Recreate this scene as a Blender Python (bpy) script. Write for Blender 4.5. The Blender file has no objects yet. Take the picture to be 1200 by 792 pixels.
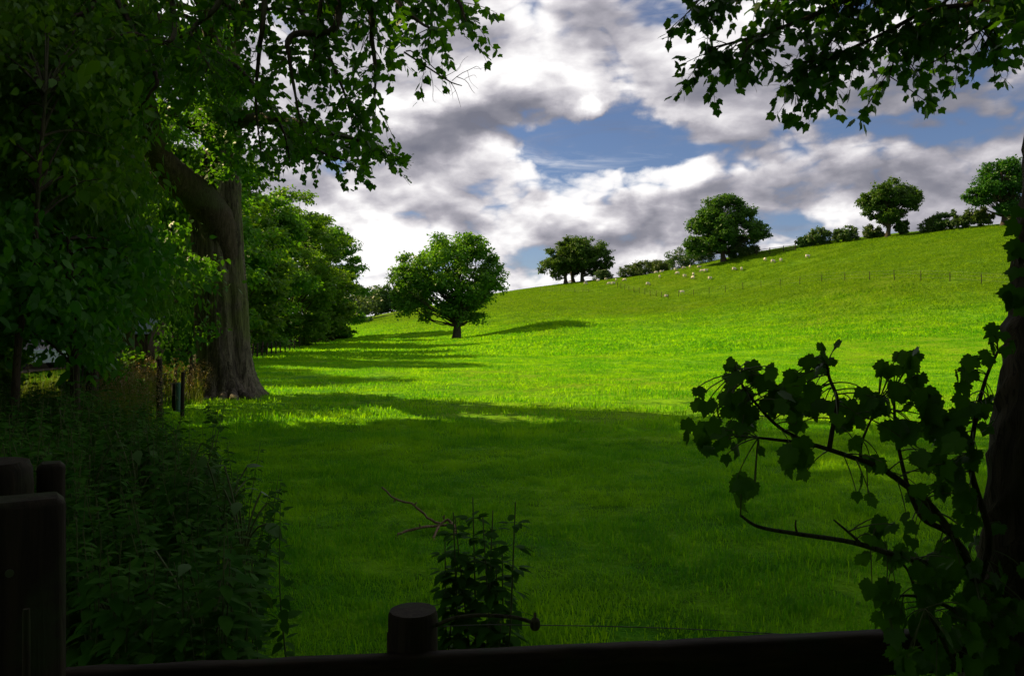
import bpy, math
import numpy as np
from mathutils import Vector, Matrix

scene = bpy.context.scene
col = scene.collection
R = math.radians

# ------------------------------------------------------------------ camera, exposure, sun, sky
F = 933.0                                   # focal length in photo pixels (28 mm on a 36 mm sensor)
cam_d = bpy.data.cameras.new('camera')
cam_d.lens = 28.0; cam_d.sensor_width = 36.0
cam_d.clip_start = 0.05; cam_d.clip_end = 6000
cam = bpy.data.objects.new('camera', cam_d); col.objects.link(cam)
cam.location = (0, 0, 1.6); cam.rotation_euler = (R(90), 0, 0)
scene.camera = cam
scene.view_settings.view_transform = 'Standard'
scene.view_settings.look = 'None'
EXPO = 1.5
scene.view_settings.exposure = EXPO
scene.view_settings.gamma = 1.0
scene.cycles.max_bounces = 8
scene.cycles.transparent_max_bounces = 4
scene.cycles.sample_clamp_indirect = 4

SUN_EL, SUN_AZ = R(37), math.atan2(-0.90, 0.43)     # azimuth from +Y towards +X
sun_to = Vector((math.sin(SUN_AZ) * math.cos(SUN_EL), math.cos(SUN_AZ) * math.cos(SUN_EL), math.sin(SUN_EL)))
sd = bpy.data.lights.new('sun', 'SUN'); sd.energy = 3.2; sd.angle = R(0.55); sd.color = (1.0, 0.77, 0.40)
sun = bpy.data.objects.new('sun', sd); col.objects.link(sun)
sun.rotation_euler = (-sun_to).to_track_quat('-Z', 'Y').to_euler()
sun.location = (-40, 20, 60)

world = bpy.data.worlds.new('World'); scene.world = world
world.use_nodes = True
NT = world.node_tree; NT.nodes.clear()


class G:
    """small helper to write node maths as calls"""
    def __init__(self, nt): self.nt = nt
    def new(self, t, **kw):
        n = self.nt.nodes.new(t)
        for k, v in kw.items(): setattr(n, k, v)
        return n
    def put(self, sock, v):
        if isinstance(v, bpy.types.NodeSocket): self.nt.links.new(v, sock)
        else: sock.default_value = v
    def m(self, op, a, b=0.0, c=0.0, clamp=False):
        n = self.new('ShaderNodeMath', operation=op, use_clamp=clamp)
        for s, v in zip(n.inputs, (a, b, c)): self.put(s, v)
        return n.outputs[0]
    def v(self, op, a, b=(0, 0, 0)):
        n = self.new('ShaderNodeVectorMath', operation=op)
        self.put(n.inputs[0], a); self.put(n.inputs[1], b)
        return n.outputs['Value'] if op in ('DOT_PRODUCT', 'LENGTH') else n.outputs[0]
    def comb(self, x, y, z):
        n = self.new('ShaderNodeCombineXYZ')
        for s, v in zip(n.inputs, (x, y, z)): self.put(s, v)
        return n.outputs[0]
    def sep(self, v):
        n = self.new('ShaderNodeSeparateXYZ'); self.put(n.inputs[0], v)
        return n.outputs
    def noise(self, vec, scale, detail=4, rough=0.5, dist=0.0, lac=2.0, out=0):
        n = self.new('ShaderNodeTexNoise'); n.noise_dimensions = '3D'
        self.put(n.inputs['Vector'], vec); self.put(n.inputs['Scale'], scale)
        self.put(n.inputs['Detail'], detail); self.put(n.inputs['Roughness'], rough)
        self.put(n.inputs['Distortion'], dist); self.put(n.inputs['Lacunarity'], lac)
        return n.outputs[out]
    def mix(self, f, a, b, mode='MIX'):
        n = self.new('ShaderNodeMix', data_type='RGBA', blend_type=mode)
        self.put(n.inputs[0], f)
        for s, v in ((n.inputs[6], a), (n.inputs[7], b)):
            if not isinstance(v, bpy.types.NodeSocket) and len(v) == 3: v = (*v, 1)
            self.put(s, v)
        return n.outputs[2]
    def remap(self, x, a, b, c=0.0, d=1.0, smooth=True):
        n = self.new('ShaderNodeMapRange', interpolation_type='SMOOTHSTEP' if smooth else 'LINEAR')
        for s, v in zip(n.inputs, (x, a, b, c, d)): self.put(s, v)
        return n.outputs[0]


def build_sky():
    g = G(NT)
    tc = g.new('ShaderNodeTexCoord')
    d = g.v('NORMALIZE', tc.outputs['Generated'])
    x, y, z = g.sep(d)
    az = g.m('ARCTAN2', x, y)                      # radians, 0 straight ahead, + to the right
    el = g.m('ARCSINE', z)
    sky = g.new('ShaderNodeTexSky', sky_type='NISHITA')
    sky.sun_disc = False; sky.sun_elevation = SUN_EL; sky.sun_rotation = SUN_AZ
    sky.altitude = 300; sky.air_density = 1.0; sky.dust_density = 0.3; sky.ozone_density = 2.0

    def warped(az, el):
        """ragged edges: bend the bearing and height a little with noise"""
        q = g.comb(az, el, 0.0)
        n = g.noise(q, 9.0, 6, 0.6, out=1)
        dx, dy, _ = g.sep(g.v('SUBTRACT', n, (.5, .5, .5)))
        return g.m('ADD', az, g.m('MULTIPLY', dx, .085)), g.m('ADD', el, g.m('MULTIPLY', dy, .065))

    def blob(ae, px, py, rx, ry, amp, tilt=0.0):
        """a soft patch of the sky at the bearing and height where the photograph has it (radians)"""
        a0 = math.atan2(px - 600, F); e0 = math.atan2(396 - py, math.hypot(px - 600, F))
        da = g.m('SUBTRACT', ae[0], a0); de = g.m('SUBTRACT', ae[1], e0)
        c, s = math.cos(tilt), math.sin(tilt)
        u = g.m('MULTIPLY_ADD', da, c * F / rx, g.m('MULTIPLY', de, s * F / rx))
        w = g.m('MULTIPLY_ADD', de, c * F / ry, g.m('MULTIPLY', da, -s * F / ry))
        q = g.m('MULTIPLY_ADD', u, u, g.m('MULTIPLY', w, w))
        return g.m('MULTIPLY', g.m('POWER', 2.71828, g.m('MULTIPLY', q, -1.0)), amp)

    def total(lst):
        o = lst[0]
        for b in lst[1:]: o = g.m('ADD', o, b)
        return o
    HOLES = [(690, 140, 74, 46, -.92), (740, 160, 50, 30, -.7), (700, 168, 50, 16, -.3), (636, 172, 28, 28, -.7), (600, 132, 30, 12, -.25), (780, 178, 26, 12, -.3), (690, 123, 22, 15, 1.15),
             (930, 160, 120, 10, -.24, .04), (1075, 150, 60, 9, -.2), (750, 284, 70, 16, -.36), (640, 305, 50, 14, -.34), (935, 268, 36, 12, -.34), (1000, 290, 50, 8, -.2), (700, 60, 16, 8, -.0)]

    def field(az, el, det):
        x_ = g.m('SINE', az); y_ = g.m('COSINE', az); ce = g.m('COSINE', el); z_ = g.m('SINE', el)
        h = g.m('ADD', g.m('MAXIMUM', z_, -0.05), 0.75)
        k = g.m('DIVIDE', ce, h)
        pos = g.comb(g.m('MULTIPLY', x_, k), g.m('MULTIPLY', y_, k), g.m('MULTIPLY', z_, 1.6))
        n = g.noise(pos, 4.6, det, .56, .2)
        wv = g.v('ADD', pos, g.v('MULTIPLY', g.v('SUBTRACT', g.noise(pos, 9.0, 3, .5, out=1), (.5, .5, .5)), (.16, .16, .16)))
        vo = g.new('ShaderNodeTexVoronoi', feature='F1'); g.put(vo.inputs['Vector'], wv); vo.inputs['Scale'].default_value = 8.5
        vo.inputs['Detail'].default_value = 2.0 if det > 8 else 1.0; vo.inputs['Roughness'].default_value = .55
        puff = g.m('SUBTRACT', .50, vo.outputs['Distance'])
        n = g.m('ADD', g.m('MULTIPLY_ADD', n, 1.7, .04), g.m('MULTIPLY', puff, .68))             # about 0.2 .. 1.1
        ae = warped(az, el)
        return g.m('ADD', n, total([blob(ae, *b) for b in HOLES])), pos
    d0, pos = field(az, el, 9)
    d1, _ = field(g.m('ADD', az, -.018), g.m('ADD', el, .028), 7)     # a step up and towards the sun
    cover = g.remap(d0, .10, .42)
    wisp = g.remap(g.noise(g.v('MULTIPLY', pos, (1, 1, 3)), 7.0, 7, .62, .8), .46, .80, 0, .55)
    cover = g.m('MAXIMUM', cover, wisp)
    aw = warped(az, el)
    lit = g.m('MULTIPLY', g.m('SUBTRACT', d0, d1), 1.0)
    fine = g.noise(pos, 11.0, 8, .62, .3)
    thick = g.remap(d0, .35, 1.05, .14, -.16)
    SH = [(400, 320, 130, 70, .55), (420, 300, 200, 50, .12), (538, 150, 62, 22, -.60, .1), (500, 165, 40, 14, -.2), (600, 188, 56, 34, .34), (560, 215, 50, 16, .15), (655, 205, 44, 20, .30), (775, 183, 40, 18, .30), (800, 210, 40, 14, .12),
          (620, 22, 46, 20, .34), (700, 42, 60, 22, -.20), (600, 78, 110, 30, .28), (480, 110, 60, 40, .25), (690, 122, 26, 18, .3), (345, 228, 80, 18, -.42), (440, 215, 60, 14, -.05), (530, 240, 100, 16, -.14, .08),
          (640, 235, 90, 20, .12), (760, 250, 90, 24, -.34, .12), (690, 268, 40, 10, .2), (500, 290, 70, 20, .26), (1130, 130, 130, 80, -.42), (960, 215, 110, 26, -.27), (1090, 190, 90, 26, -.1), (880, 60, 120, 40, -.02),
          (870, 185, 70, 14, .22, .1), (930, 200, 40, 10, .15, .3), (1000, 262, 60, 14, .32), (850, 222, 60, 14, -.1), (760, 70, 60, 40, .1), (800, 130, 50, 14, .16), (330, 170, 60, 60, .2)]
    shade = total([blob(aw, *b) for b in SH])
    br = total([lit, shade, thick, g.m('MULTIPLY', g.m('SUBTRACT', fine, .5), .75)])
    br = g.m('ADD', br, .67, clamp=True)
    k = 1.0 / 2 ** EXPO
    ramp = g.new('ShaderNodeValToRGB')
    e = ramp.color_ramp.elements
    e[0].position = 0.0; e[0].color = (0.19 * k, 0.195 * k, 0.245 * k, 1)
    e[1].position = 1.0; e[1].color = (1.03 * k, 1.01 * k, 1.01 * k, 1)
    for p, c in ((0.3, (0.27, 0.268, 0.315)), (0.55, (0.44, 0.425, 0.475)), (0.8, (0.74, 0.715, 0.745))):
        q = ramp.color_ramp.elements.new(p); q.color = tuple(v * k for v in c) + (1,)
    NT.links.new(br, ramp.inputs[0])
    skyc = g.mix(1.0, sky.outputs[0], tuple(SKY_S * v for v in SKY_T), 'MULTIPLY')
    out = g.mix(cover, skyc, ramp.outputs[0])
    bg = g.new('ShaderNodeBackground'); NT.links.new(out, bg.inputs[0]); bg.inputs[1].default_value = 1.0
    w = g.new('ShaderNodeOutputWorld'); NT.links.new(bg.outputs[0], w.inputs[0])


SKY_S = 0.05                                # strength of the Nishita sky between the clouds
SKY_T = (.50, .51, .60)                     # the deep blue of the gap
build_sky()
world.cycles.sampling_method = 'MANUAL'; world.cycles.sample_map_resolution = 512

# ------------------------------------------------------------------ helpers
def tag(o, label=None, cat=None, group=None, kind=None):
    if label: o['label'] = label
    if cat: o['category'] = cat
    if group: o['group'] = group
    if kind: o['kind'] = kind
    return o


def empty(name, loc=(0, 0, 0), rz=0.0, parent=None):
    o = bpy.data.objects.new(name, None); col.objects.link(o)
    o.location = loc; o.rotation_euler = (0, 0, rz); o.empty_display_size = 0.2
    if parent: o.parent = parent
    return o


class MB:
    """gathers vertices and faces, then makes ONE mesh"""
    def __init__(self): self.V = []; self.Fs = []; self.n = 0; self.mi = []
    def add(self, v, f, mi=0):
        v = np.asarray(v, np.float32).reshape(-1, 3); f = np.asarray(f, np.int32)
        self.V.append(v); self.Fs.append(f + self.n); self.n += len(v); self.mi.append(np.full(len(f), mi, np.int32))
        return self
    def mesh(self, name, mats, smooth=False):
        me = bpy.data.meshes.new(name)
        v = np.concatenate(self.V)
        loops = np.concatenate([f.ravel() for f in self.Fs])
        tot = np.concatenate([np.full(len(f), f.shape[1], np.int32) for f in self.Fs])
        me.vertices.add(len(v)); me.vertices.foreach_set('co', v.ravel())
        me.loops.add(len(loops)); me.loops.foreach_set('vertex_index', loops)
        me.polygons.add(len(tot))
        me.polygons.foreach_set('loop_start', np.concatenate([[0], np.cumsum(tot)[:-1]]).astype(np.int32))
        if smooth: me.polygons.foreach_set('use_smooth', np.ones(len(tot), bool))
        mats = mats if isinstance(mats, (list, tuple)) else [mats]
        for m in mats: me.materials.append(m)
        if len(mats) > 1: me.polygons.foreach_set('material_index', np.concatenate(self.mi))
        me.update(calc_edges=True)
        return me
    def build(self, name, mats, parent=None, smooth=False, loc=None, kind=None):
        o = bpy.data.objects.new(name, self.mesh(name, mats, smooth)); col.objects.link(o)
        if parent: o.parent = parent
        if loc is not None: o.location = loc
        if kind: o['kind'] = kind
        return o


def from_mesh(name, me, parent=None, mat4=None):
    o = bpy.data.objects.new(name, me); col.objects.link(o)
    if parent: o.parent = parent
    if mat4 is not None: o.matrix_local = mat4
    return o


def copy_tree(o, parent=None):
    kids = list(o.children)
    c = o.copy(); col.objects.link(c)
    if parent: c.parent = parent
    for k in kids: copy_tree(k, c)
    return c


def norm(a): return a / (np.linalg.norm(a, axis=-1, keepdims=True) + 1e-9)


def W(px, py, y):
    """photo pixel at distance y -> point in the world"""
    return np.array(((px - 600) / F * y, y, 1.6 + y * (396 - py) / F))


def resample(P, n):
    P = np.asarray(P, float); k = len(P)
    if k < 3:
        t = np.linspace(0, 1, n)[:, None]; return P[0] * (1 - t) + P[-1] * t
    Q = np.vstack([2 * P[0] - P[1], P, 2 * P[-1] - P[-2]])
    o = []
    for u in np.linspace(0, k - 1 - 1e-6, n):
        i = int(u); t = u - i; a, b, c, d = Q[i:i + 4]
        o.append(0.5 * (2 * b + (c - a) * t + (2 * a - 5 * b + 4 * c - d) * t * t + (3 * b - a - 3 * c + d) * t ** 3))
    return np.array(o)


def tube(mb, P, r, sides=6, mi=0, wob=0.0, rng=None, cap=True):
    P = np.asarray(P, float); n = len(P)
    r = np.broadcast_to(np.asarray(r, float), (n,)) if np.ndim(r) else np.full(n, r)
    T = norm(np.gradient(P, axis=0))
    a = np.array((0, 0, 1.0)) if abs(T[0][2]) < 0.9 else np.array((1.0, 0, 0))
    N = norm(np.cross(T[0], a)); th = np.linspace(0, 2 * np.pi, sides, endpoint=False)
    V = []
    for i in range(n):
        N = norm(N - T[i] * (N @ T[i])); B = np.cross(T[i], N)
        rr = r[i] * (1 + (wob * rng.standard_normal(sides) if wob else 0))
        V.append(P[i] + (np.cos(th) * rr)[:, None] * N + (np.sin(th) * rr)[:, None] * B)
    i = np.arange(n - 1)[:, None] * sides; j = np.arange(sides)[None]; j2 = (j + 1) % sides
    f = np.stack([i + j, i + j2, i + sides + j2, i + sides + j], -1).reshape(-1, 4)
    V = np.concatenate(V)
    mb.add(V, f, mi)
    if cap:
        for base, c, flip in ((0, P[0], True), ((n - 1) * sides, P[-1], False)):
            ring = V[base:base + sides]; k = np.arange(sides)
            ff = np.stack([np.full(sides, sides), k, (k + 1) % sides], -1)
            mb.add(np.vstack([ring, c]), ff[:, ::-1] if flip else ff, mi)
    return mb


def box(mb, c, s, rz=0.0, bev=0.0, mi=0, M=None):
    """box with chamfered edges; c centre, s full size"""
    hx, hy, hz = np.asarray(s, float) / 2
    b = min(bev, hx * .9, hy * .9, hz * .9)
    if b <= 0:
        v = np.array([(i, j, k) for k in (-hz, hz) for j in (-hy, hy) for i in (-hx, hx)])
        f = np.array([(0, 2, 3, 1), (4, 5, 7, 6), (0, 1, 5, 4), (2, 6, 7, 3), (0, 4, 6, 2), (1, 3, 7, 5)])
    else:
        rings = []
        def ring(z, ix, iy, cb):
            x, y = hx - ix, hy - iy
            return [(-x + cb, -y, z), (x - cb, -y, z), (x, -y + cb, z), (x, y - cb, z), (x - cb, y, z), (-x + cb, y, z), (-x, y - cb, z), (-x, -y + cb, z)]
        R4 = [ring(-hz, b, b, b * .5), ring(-hz + b, 0, 0, b), ring(hz - b, 0, 0, b), ring(hz, b, b, b * .5)]
        v = np.array(sum(R4, []))
        q = []
        for i in range(3):
            for j in range(8): q.append((i * 8 + j, i * 8 + (j + 1) % 8, (i + 1) * 8 + (j + 1) % 8, (i + 1) * 8 + j))
        f = np.array(q)
    if M is not None: v = v @ np.asarray(M).T
    c_, s_ = math.cos(rz), math.sin(rz)
    v = v @ np.array(((c_, s_, 0), (-s_, c_, 0), (0, 0, 1))) + np.asarray(c, float)
    mb.add(v, f, mi)
    if b > 0:
        mb.add(v[:8], [tuple(range(7, -1, -1))], mi); mb.add(v[24:], [tuple(range(8))], mi)
    return mb


# ---- leaves: templates are (verts, tris); x along the leaf, y across, z up
def T_quad(): return np.array(((0, 0, 0), (.5, .36, .07), (1, 0, -.05), (.5, -.36, .07))), np.array(((0, 1, 2), (0, 2, 3)))
def T_narrow(): return np.array(((0, 0, 0), (.4, .13, .03), (1, 0, -.12), (.4, -.13, .03))), np.array(((0, 1, 2), (0, 2, 3)))
def fan(half, cx=0.34, bend=0.22, fold=0.10):
    h = np.array(half, float)
    pts = np.vstack([h, h[-2:0:-1] * (1, -1)])
    v = np.zeros((len(pts) + 1, 3)); v[1:, :2] = pts; v[0, 0] = cx
    v[:, 2] = -bend * (v[:, 0] - .2) ** 2 * np.sign(v[:, 0] - .2) + fold * np.abs(v[:, 1]) - bend * v[:, 1] ** 2
    n = len(pts); k = np.arange(n)
    return v, np.stack([np.zeros(n, int), k + 1, (k + 1) % n + 1], -1)
def T_syc(b=.22): return fan([(0, 0), (-.09, .10), (-.13, .28), (-.02, .32), (.03, .47), (.15, .42), (.24, .52), (.35, .50), (.52, .60), (.53, .47), (.63, .44), (.60, .27), (.71, .28), (.76, .18), (.88, .13), (1.04, 0)], bend=b)
def T_syc_low(b=.22): return fan([(0, 0), (-.10, .28), (.10, .44), (.50, .56), (.60, .32), (1.02, 0)], bend=b)
def T_ovate(b=.25): return fan([(0, 0), (.08, .16), (.22, .26), (.28, .25), (.40, .29), (.46, .25), (.58, .24), (.64, .19), (.78, .13), (1.0, 0)], cx=.4, bend=b)
def T_ovate_low(b=.25): return fan([(0, 0), (.2, .24), (.5, .26), (1.0, 0)], cx=.45, bend=b)


def leaves(mb, P, T, N, s, tmpl, mi=0):
    tv, tf = tmpl
    P = np.asarray(P, float); T = norm(np.asarray(T, float)); N = np.asarray(N, float)
    B = norm(np.cross(N, T)); N = np.cross(T, B)
    s = np.broadcast_to(np.asarray(s, float), (len(P),))[:, None, None]
    v = P[:, None] + s * (tv[None, :, 0:1] * T[:, None] + tv[None, :, 1:2] * B[:, None] + tv[None, :, 2:3] * N[:, None])
    f = (tf[None] + (np.arange(len(P)) * len(tv))[:, None, None]).reshape(-1, tf.shape[1])
    mb.add(v.reshape(-1, 3), f, mi)


def leaf_matrix(p, t, n, s):
    t = norm(np.asarray(t, float)); b = norm(np.cross(n, t)); n = np.cross(t, b)
    return Matrix(((t[0] * s, b[0] * s, n[0] * s, p[0]), (t[1] * s, b[1] * s, n[1] * s, p[1]), (t[2] * s, b[2] * s, n[2] * s, p[2]), (0, 0, 0, 1)))


# ------------------------------------------------------------------ materials
def mat(name):
    m = bpy.data.materials.new(name); m.use_nodes = True
    m.node_tree.nodes.clear()
    g = G(m.node_tree)
    o = g.new('ShaderNodeOutputMaterial')
    return m, g, o


def principled(g, col_, rough=0.7, spec=0.3, bump=None, metal=0.0, bdist=0.02, bstr=0.6):
    p = g.new('ShaderNodeBsdfPrincipled')
    if not isinstance(col_, bpy.types.NodeSocket) and len(col_) == 3: col_ = (*col_, 1)
    g.put(p.inputs['Base Color'], col_); g.put(p.inputs['Roughness'], rough)
    g.put(p.inputs['Specular IOR Level'], spec); g.put(p.inputs['Metallic'], metal)
    if bump is not None:
        b = g.new('ShaderNodeBump'); b.inputs['Strength'].default_value = bstr; b.inputs['Distance'].default_value = bdist
        g.put(b.inputs['Height'], bump); g.nt.links.new(b.outputs[0], p.inputs['Normal'])
    return p.outputs[0]


def leaf_mat(name, a, b, trans=0.35, tcol=None, rough=0.45, spec=0.35, objvar=0.0):
    m, g, o = mat(name)
    r = g.new('ShaderNodeNewGeometry').outputs['Random Per Island']
    c = g.mix(r, a, b)
    if objvar:
        oi = g.new('ShaderNodeObjectInfo').outputs['Random']
        hs = g.new('ShaderNodeHueSaturation')
        g.put(hs.inputs['Color'], c); g.put(hs.inputs['Hue'], g.remap(oi, 0, 1, 0.5 - objvar * .25, 0.5 + objvar * .25, False))
        g.put(hs.inputs['Value'], g.remap(g.m('FRACT', g.m('MULTIPLY', oi, 7.3)), 0, 1, 1 - objvar, 1 + objvar, False))
        c = hs.outputs[0]
    p = principled(g, c, rough, spec)
    t = g.new('ShaderNodeBsdfTranslucent')
    g.put(t.inputs[0], g.mix(1.0, c, tcol or (1.5, 1.3, .5), 'MULTIPLY'))
    x = g.new('ShaderNodeMixShader'); x.inputs[0].default_value = trans
    g.nt.links.new(p, x.inputs[1]); g.nt.links.new(t.outputs[0], x.inputs[2]); g.nt.links.new(x.outputs[0], o.inputs[0])
    return m


def bark_mat(name, a, b, c, scale=6.0, bdist=0.03, stretch=0.18):
    m, g, o = mat(name)
    pos = g.new('ShaderNodeNewGeometry').outputs['Position']
    st = g.v('MULTIPLY', pos, (1, 1, stretch))
    n1 = g.noise(st, scale, 8, 0.66, 0.9); n2 = g.noise(pos, 0.9, 4, 0.5); n3 = g.noise(st, scale * 4, 4, 0.6)
    cc = g.mix(g.remap(n1, .35, .65), a, b)
    cc = g.mix(g.remap(n2, .45, .62), cc, c)
    fi = g.noise(g.v('MULTIPLY', pos, (1, 1, stretch * .35)), scale * 1.9, 5, .6, 1.5)
    cc = g.mix(g.remap(g.m('ABSOLUTE', g.m('SUBTRACT', fi, .5)), .0, .045, .8, 0.), cc, tuple(v * .35 for v in a))
    h = g.m('ADD', g.m('MULTIPLY', n1, 1.0), g.m('MULTIPLY', n3, 0.35))
    s = principled(g, cc, 0.85, 0.2, h, bdist=bdist, bstr=0.8)
    g.nt.links.new(s, o.inputs[0]); return m


def plain_mat(name, a, b=None, scale=8.0, rough=0.6, spec=0.3, metal=0.0, bdist=0.0):
    m, g, o = mat(name)
    pos = g.new('ShaderNodeNewGeometry').outputs['Position']
    n = g.noise(pos, scale, 5, 0.6)
    s = principled(g, g.mix(n, a, b or tuple(v * .7 for v in a)), rough, spec, n if bdist else None, metal, bdist or .01)
    g.nt.links.new(s, o.inputs[0]); return m


def wood_mat(name, a, b, axis=0, moss=None):
    m, g, o = mat(name)
    pos = g.new('ShaderNodeNewGeometry').outputs['Position']
    sc = [14.0, 14.0, 14.0]; sc[axis] = 0.9
    n = g.noise(g.v('MULTIPLY', pos, tuple(sc)), 3.0, 6, 0.65, 0.6)
    c = g.mix(g.remap(n, .3, .7), a, b)
    if moss: c = g.mix(g.remap(g.noise(pos, 5.0, 4, .6), .52, .66), c, moss)
    s = principled(g, c, 0.8, 0.2, n, bdist=0.006)
    g.nt.links.new(s, o.inputs[0]); return m


M = {}
M['leaf_oak'] = leaf_mat('field_tree_leaves', (.055, .15, .014), (.115, .24, .018), .52, tcol=(1.8, 1.5, .5), objvar=.12, spec=.2)
M['leaf_ridge'] = leaf_mat('ridge_tree_leaves', (.03, .10, .011), (.06, .15, .015), .42, objvar=.07, spec=.2)
M['leaf_wood'] = leaf_mat('woodland_leaves', (.046, .13, .012), (.095, .21, .016), .52, tcol=(1.9, 1.75, .5), objvar=.06, spec=.12)
M['leaf_far'] = leaf_mat('far_woodland_leaves', (.04, .105, .024), (.07, .15, .03), .35, objvar=.08)
M['leaf_dark'] = leaf_mat('understorey_leaves', (.036, .12, .012), (.08, .20, .016), .50, tcol=(1.8, 1.6, .4), objvar=.07, spec=.2)
M['leaf_beech'] = leaf_mat('big_tree_leaves', (.028, .095, .006), (.05, .14, .008), .58, spec=.15, tcol=(2.0, 1.9, .4))
M['leaf_syc'] = leaf_mat('sycamore_leaves', (.024, .09, .008), (.05, .135, .011), .42, spec=.12, tcol=(1.8, 1.7, .4))
M['leaf_nettle'] = leaf_mat('nettle_leaves', (.022, .095, .007), (.045, .135, .012), .30, rough=.7, spec=.05)
M['leaf_dock'] = leaf_mat('dock_leaves', (.03, .10, .012), (.05, .125, .022), .25, rough=.5, spec=.2)
M['leaf_hedge'] = leaf_mat('hedge_leaves', (.032, .085, .014), (.06, .125, .018), .3, objvar=.08)
M['leaf_pale'] = leaf_mat('pale_bush_leaves', (.10, .16, .03), (.14, .20, .04), .3)
M['stem'] = plain_mat('green_stems', (.05, .08, .02), (.08, .10, .03))
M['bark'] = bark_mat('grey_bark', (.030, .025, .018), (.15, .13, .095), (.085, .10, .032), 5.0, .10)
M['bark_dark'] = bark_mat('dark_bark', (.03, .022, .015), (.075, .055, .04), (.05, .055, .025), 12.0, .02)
M['bark_far'] = bark_mat('field_tree_bark', (.03, .024, .018), (.07, .055, .042), (.055, .06, .03), 3.0, .04)
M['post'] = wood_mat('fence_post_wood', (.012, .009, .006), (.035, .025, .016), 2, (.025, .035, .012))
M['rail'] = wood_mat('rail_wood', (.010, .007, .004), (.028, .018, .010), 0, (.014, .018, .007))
M['wire'] = plain_mat('galvanised_wire', (.16, .16, .15), rough=.5, metal=.7)
M['wool'] = plain_mat('sheep_wool', (.72, .68, .58), (.55, .50, .40), 9, .95, .1)
M['sheepskin'] = plain_mat('sheep_face', (.35, .30, .25), (.2, .17, .14), 9, .9, .1)

# ------------------------------------------------------------------ the lie of the land: survey points, then a thin-plate surface
def CP():
    P=[]
    def a(px,py,y): P.append(((px-600)/F*y, y, 1.6+y*(396-py)/F))
    for y,row in ((-60,(-120,-60,0,60,120)),(-25,(-60,-30,0,30,60)),(0,(-120,-40,-15,0,15,40)),(12,(-30,-12,-4,4,12,26)),(25,(-60,-34,-16,-6,4,14))):
        for x in row: P.append((x,y,0.0))
    for t in ((1150,430,38),(1150,388,60),(1150,353,80),(1113,330,93),(1400,340,72),(1400,262,130),(1600,300,110),
      (800,440,33),(800,410,60),(800,386,95),(800,366,130),(790,346,165),(937,334,118),(937,395,62),(870,339,145),(1019,328,104),
      (655,440,34),(655,412,62),(655,401,74),(655,377,104),(655,360,150),(655,347,190),(655,337,225),(535,398,107),(535,430,42),(535,413,70),(535,405,88),(535,372,160),(535,354,230),
      (440,401,100),(440,383,180),(440,370,280),(350,420,58),(350,406,95),(392,396,140),(405,383,240),
      (590,343,265),(455,367,310),(675,331,240),(765,321,215),(848,306,185),(950,290,172),(1040,278,165),(1113,271,155),(1180,264,150),(1300,258,142)): a(*t)
    for x,y,z in ((-60,60,0),(-80,140,1),(-150,100,0),(-100,300,2),(-250,200,0),(30,400,17),(85,330,17),(130,290,19),(180,280,19),(-30,450,10),(-94,450,4),
       (0,900,8),(200,900,8),(-200,900,2),(400,600,10),(300,250,19),(200,60,8),(300,0,4),(120,40,4),(200,-60,0)): P.append((x,y,z))
    return np.array(P)
LANDC = CP(); S = 100.0
def ph(r2): return 0.5*r2*np.log(r2+1e-9)
def fit(lam=0.0008):
    X=LANDC[:,:2]/S; n=len(X)
    d2=((X[:,None]-X[None])**2).sum(-1)
    A=np.zeros((n+3,n+3)); A[:n,:n]=ph(d2)+lam*np.eye(n)
    Q=np.c_[np.ones(n),X]; A[:n,n:]=Q; A[n:,:n]=Q.T
    return X,np.linalg.solve(A,np.r_[LANDC[:,2],0,0,0])
LX, Wt = fit()
def zt(x,y):
    x=np.clip(np.asarray(x,float),-280,380); y=np.clip(np.asarray(y,float),-80,900)
    sh=np.broadcast(x,y).shape
    q=np.stack(np.broadcast_arrays(x,y),-1).reshape(-1,2)/S
    o=np.empty(len(q))
    for i in range(0,len(q),20000):
        b=q[i:i+20000]; d2=((b[:,None]-LX[None])**2).sum(-1)
        o[i:i+20000]=ph(d2)@Wt[:-3]+Wt[-3]+b@Wt[-2:]
    return o.reshape(sh)


def zf(x, y): return float(zt(x, y))
def on(px, y):
    """the point of the ground at the bearing of photo column px, y metres away"""
    x = (px - 600) / F * y
    return np.array((x, y, zf(x, y)))


# ------------------------------------------------------------------ pasture (one sheet to the horizon)
def spaced(a, b, near, n):
    """denser around 0"""
    k = np.arcsinh(np.array((a, b)) / near)
    return np.sinh(np.linspace(k[0], k[1], n)) * near


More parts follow.
